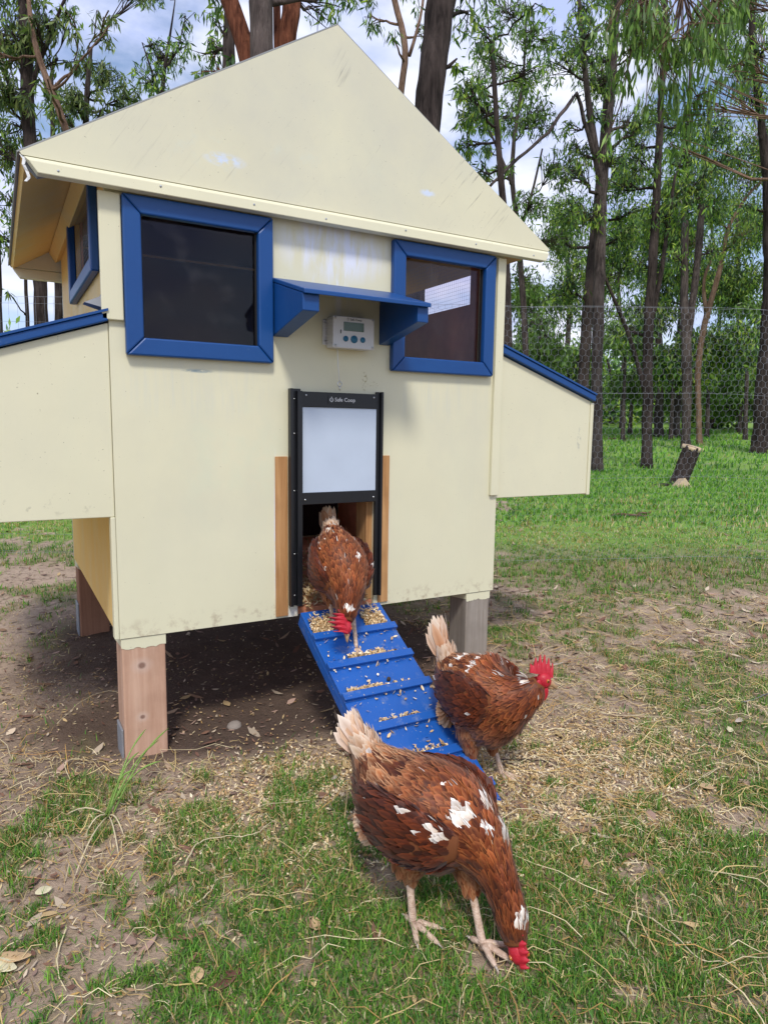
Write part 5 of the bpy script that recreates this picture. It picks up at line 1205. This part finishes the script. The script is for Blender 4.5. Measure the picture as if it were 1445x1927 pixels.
nfl = 5200; fx = RNG.uniform(.05, 1.15, nfl); fy = np.abs(RNG.normal(0, .30, nfl))-.008; k = (fy < 1.1) & ((fy > .02) | ((fx > .49) & (fx < .72))); fx, fy = fx[k], fy[k]
pts.append(fallen(0, 0, 0, .016, .004, None, SHV*.85, .0, .5, pts=(fx, fy, .3525+RNG.uniform(0, .020, len(fx))+.04*smooth(.25, .6, fy))))
combine('wood_shavings', pts, M_litter, 'pale wood shavings spilled on the ramp, coop floor and soil', 'shavings')

# ------------------------------------------------------------------ single stones, sticks, bark and tall stems
def rock(x, y, r, label, mat, flat=.6):
    m = MB(); m.ball((0, 0, 0), r, r*.85, r*flat, 0, 12); m.v = [tuple(c*(1+.35*(float(vnoise(v[0]*40+9, v[1]*40+v[2]*55, 5))-.5)) for c in v) for v in m.v]
    g = gz(x, y); m.v = [(a+x, b+y, c+g+r*flat*.3) for a, b, c in m.v]; o = m.build('stone', mat); return tag(o, label, 'stone')
M_stone = simple('grey_stone', (.27, .23, .20), .8, .2, 0, .35, 30, .5, 80)
rock(.318, .075, .024, 'grey stone on the dark soil just right of the near left post', M_stone)
rock(.13, -.43, .012, 'small pale pebble in the grass in front of the near left post', M_stone)
def gpt(u, v, up=0):                    # the point of the ground seen at photo pixel (u, v)
    d = FW+(u-722.5)/F*RT-(v-963.5)/F*UP; t = .5
    while t < 40:
        p = CAM+d*t
        if p[2] < ground(p[0], p[1]): break
        t += .004
    return (float(p[0]), float(p[1]), float(ground(p[0], p[1]))+up)
def curve(pix, up=.008, n=4):
    P = [np.array(gpt(u, v, up)) for u, v in pix]; return [tuple(p) for p in catmull(P, n*len(P))]
def stem(name, pix, r, mat, label, cat, up=.008, group=None):
    pts = curve(pix, up); L = len(pts); pts = [(a+random.gauss(0, .0016), b+random.gauss(0, .0016), c+random.gauss(0, .001)) for a, b, c in pts]; o = MB().tube(pts, [r*.62*(1-.55*i/L)*random.uniform(.7, 1.2) for i in range(L)], 5, 0, .4, 4).build(name, mat); return tag(o, label, cat, group)
M_strawy = simple('yellow_stem', (.52, .40, .15), .6, .3, 0, .2, 30); M_strawp = simple('pale_dry_stem', (.60, .51, .33), .6, .3, 0, .2, 30); M_twig = simple('dark_twig', (.06, .045, .04), .8, .2, 0, .4, 40); M_greens = simple('green_stem', (.20, .33, .07), .5, .3, 0, .25, 30); M_rootc = simple('orange_root', (.42, .24, .10), .7, .2, 0, .3, 40)
GS = 'single dry stems lying on the ground'
stem('straw_stem', [(994, 1795), (1020, 1835), (1050, 1868), (1082, 1896)], .0020, M_strawy, 'thick yellow straw running from the pecking beak towards the lower right', 'straw stem', .010, GS)
stem('straw_stem', [(470, 1726), (530, 1722), (600, 1702), (645, 1670), (672, 1615)], .0019, M_strawy, 'long yellow stem lying in the grass left of the pecking hen', 'straw stem', .012, GS)
stem('straw_stem', [(623, 1752), (629, 1700), (640, 1650)], .0017, M_strawy, 'short upright-looking yellow stem crossing the long yellow one', 'straw stem', .014, GS)
stem('straw_stem', [(430, 1735), (432, 1695), (470, 1684), (500, 1680)], .0017, M_strawy, 'hooked yellow stem left of the long yellow one', 'straw stem', .012, GS)
stem('straw_stem', [(315, 1865), (400, 1870), (440, 1925)], .0022, M_strawy, 'yellow stem bent down to the bottom edge of the photo', 'straw stem', .012, GS)
stem('straw_stem', [(365, 1712), (395, 1690), (410, 1665), (440, 1655)], .0030, M_strawp, 'pale curled leaf stem in the left part of the grass', 'straw stem', .010, GS)
stem('straw_stem', [(350, 1640), (375, 1600), (420, 1588), (470, 1586), (520, 1555)], .0024, M_strawp, 'pale arched dry blade in front of the near left post', 'straw stem', .016, GS)
stem('straw_stem', [(5, 1630), (40, 1655), (105, 1662)], .0022, M_rootc, 'orange root strand on bare soil at the left', 'straw stem', .006, GS)
stem('straw_stem', [(10, 1420), (60, 1425), (120, 1418), (170, 1420)], .0018, M_rootc, 'orange root strand on the dirt beside the near left post', 'straw stem', .006, GS)
stem('straw_stem', [(1180, 1770), (1190, 1735), (1225, 1745), (1270, 1780), (1310, 1820), (1380, 1830)], .0028, M_strawp, 'pale matted wisp of dry grass looping through the turf at the right', 'straw stem', .014, GS)
stem('straw_stem', [(1180, 1775), (1200, 1810), (1225, 1850), (1232, 1880)], .0018, M_strawp, 'thin pale tail hanging from the looping wisp', 'straw stem', .012, GS)
stem('straw_stem', [(660, 1725), (700, 1705), (760, 1700)], .0022, M_strawp, 'pale stem lying beside the rear foot of the pecking hen', 'straw stem', .010, GS)
stem('straw_stem', [(1230, 1515), (1290, 1490), (1345, 1455)], .0017, M_strawp, 'long pale straw in the right middle of the yard', 'straw stem', .012, GS)
stem('straw_stem', [(1090, 1340), (1150, 1352), (1260, 1358)], .0020, M_strawp, 'forked pale straw right of the standing hen', 'straw stem', .012, GS)
stem('twig', [(905, 1437), (960, 1434), (1020, 1436), (1060, 1442), (1105, 1446)], .0026, M_twig, 'thin dark twig on the shavings right of the standing hen', 'twig', .006)
stem('twig', [(1392, 1326), (1420, 1318), (1445, 1308)], .006, simple('grey_twig', (.2, .19, .2), .8, .2, 0, .3, 30), 'grey stick near the right edge of the yard', 'twig', .006)
# pale bark strips and big fallen leaves
def leafthing(name, u, v, L, Wd, ang, mat, label, cat, curl=.25, group=None):
    x, y, z = gpt(u, v, .004); m = MB(); n = 8; vs = []
    for i in range(n+1):
        f = i/n; w_ = Wd*math.sin(math.pi*min(1, .06+f*.9))**.8; a = ang+curl*(f-.5); px = x+math.cos(a)*L*(f-.5); py = y+math.sin(a)*L*(f-.5); b = (-math.sin(a), math.cos(a)); zz = gz(px, py)+.006+L*.10*(2*f-1)**2
        vs += [(px-b[0]*w_, py-b[1]*w_, zz+w_*.5), (px, py, zz), (px+b[0]*w_, py+b[1]*w_, zz+w_*.5)]
    m.add(vs, [q for i in range(n) for q in ((3*i, 3*i+1, 3*i+4, 3*i+3), (3*i+1, 3*i+2, 3*i+5, 3*i+4))], 0, True); o = m.build(name, mat); so_ = o.modifiers.new('solid', 'SOLIDIFY'); so_.thickness = .0012
    return tag(o, label, cat, group)
M_l1 = simple('pale_bark', (.56, .47, .40), .75, .2, 0, .25, 30); M_l2 = simple('tan_leaf', (.52, .36, .20), .6, .25, 0, .3, 50); M_l3 = simple('dark_red_leaf', (.14, .06, .045), .5, .3, 0, .3, 40); M_l4 = simple('cream_leaf', (.66, .60, .40), .6, .25, 0, .15, 60)
leafthing('bark_strip', 932, 1249, .075, .007, -.35, M_l1, 'white curved strip of bark beside the grey right post', 'bark strip')
leafthing('bark_strip', 1035, 1255, .09, .007, -.75, M_l1, 'long tan strip of bark right of the grey post', 'bark strip')
FL = 'large fallen leaves'
for u, v, L, Wd, a, mt, lb in ((372, 1848, .030, .011, 1.2, M_l2, 'broad tan leaf near the bottom left, beside dark red leaves'), (425, 1862, .060, .009, .2, M_l3, 'dark red leaf lying flat at the bottom left'), (440, 1845, .028, .006, -.6, M_l3, 'small dark red leaf touching the larger one'),
                               (8, 1832, .050, .012, -.9, M_l4, 'cream leaf cut by the left edge near the bottom'), (25, 1815, .060, .011, -.6, M_l2, 'rust brown leaf beside the cream leaf at the left edge'), (84, 1686, .030, .012, .2, M_l4, 'cream square-ended leaf on bare soil at the left'),
                               (595, 1748, .035, .008, 1.3, M_l2, 'curled orange tan leaf under the long yellow stem'), (340, 1652, .028, .009, .4, M_l2, 'tan leaf on the grass before the near left post'), (965, 1269, .022, .010, .2, M_l2, 'round tan leaf right of the bark strip by the post'),
                               (1125, 1318, .024, .011, .1, M_l2, 'round cream leaf on the soil right of the red comb'), (1330, 1490, .035, .014, -.4, M_l2, 'crumpled tan leaf in the grass at the right'), (1095, 1420, .020, .009, 1.2, M_l2, 'oval tan leaf on the shavings'), (1068, 1413, .022, .008, 1.4, M_l2, 'second oval tan leaf on the shavings, left of the other'),
                               (630, 1470, .026, .006, .8, M_l1, 'pale leaf on the soil left of the pale tail of the pecking hen'), (1390, 1362, .05, .009, .3, M_l1, 'pinkish bark leaf at the right edge of the yard'), (1372, 1380, .035, .009, .7, M_l4, 'pale green leaf below the pinkish one')):
    leafthing('fallen_leaf', u, v, L, Wd, a, mt, lb, 'leaf', .3, FL)
# mud pellet on the ramp
p_ = rpt(.628, .29, .006); m_ = MB(); m_.ball(p_, .006, .0045, .0065, 0, 10); tag(m_.build('dropping', M_twig), 'small brown dropping on a blue plank of the ramp', 'dropping')
# tall stems beside the near left post
tall = thing('grass_clump', gpt(205, 1540), 'tall green seeding grass stems leaning over the near left post', 'grass clump')
bx, by, bz = gpt(205, 1540)
for (u, v, d) in ((275, 1372, 1.62), (300, 1392, 1.66), (303, 1432, 1.55), (262, 1415, 1.6), (250, 1450, 1.5), (318, 1370, 1.7)):
    e = at(u, v, d); b0_ = np.array((bx+random.uniform(-.012, .012), by+random.uniform(-.012, .012), bz)); q = [b0_*(1-f)+np.array(e)*f+np.array((0, 0, .03*math.sin(math.pi*f))) for f in np.linspace(0, 1, 9)]
    MB().tube(q, [.0022, .0021, .002, .0018, .0016, .0014, .0022, .0020, .0005], 5).build('stem', M_greens, tall)
for (u, v) in ((160, 1580), (140, 1660), (235, 1580), (120, 1540), (225, 1620)):
    e = np.array(gpt(u, v, .004)); b0_ = np.array((bx, by, bz+.004)); q = [b0_*(1-f)+e*f+np.array((0, 0, .02*math.sin(math.pi*f))) for f in np.linspace(0, 1, 7)]
    MB().tube(q, [.0016]*6+[.0005], 4).build('stem', M_strawp, tall)
arch = stem('grass_stalk', [(112, 1380), (150, 1342), (200, 1318), (250, 1330), (300, 1360)], .0012, M_strawp, 'thin dry stalk arching over the soil at the near left post', 'grass stalk', .03)
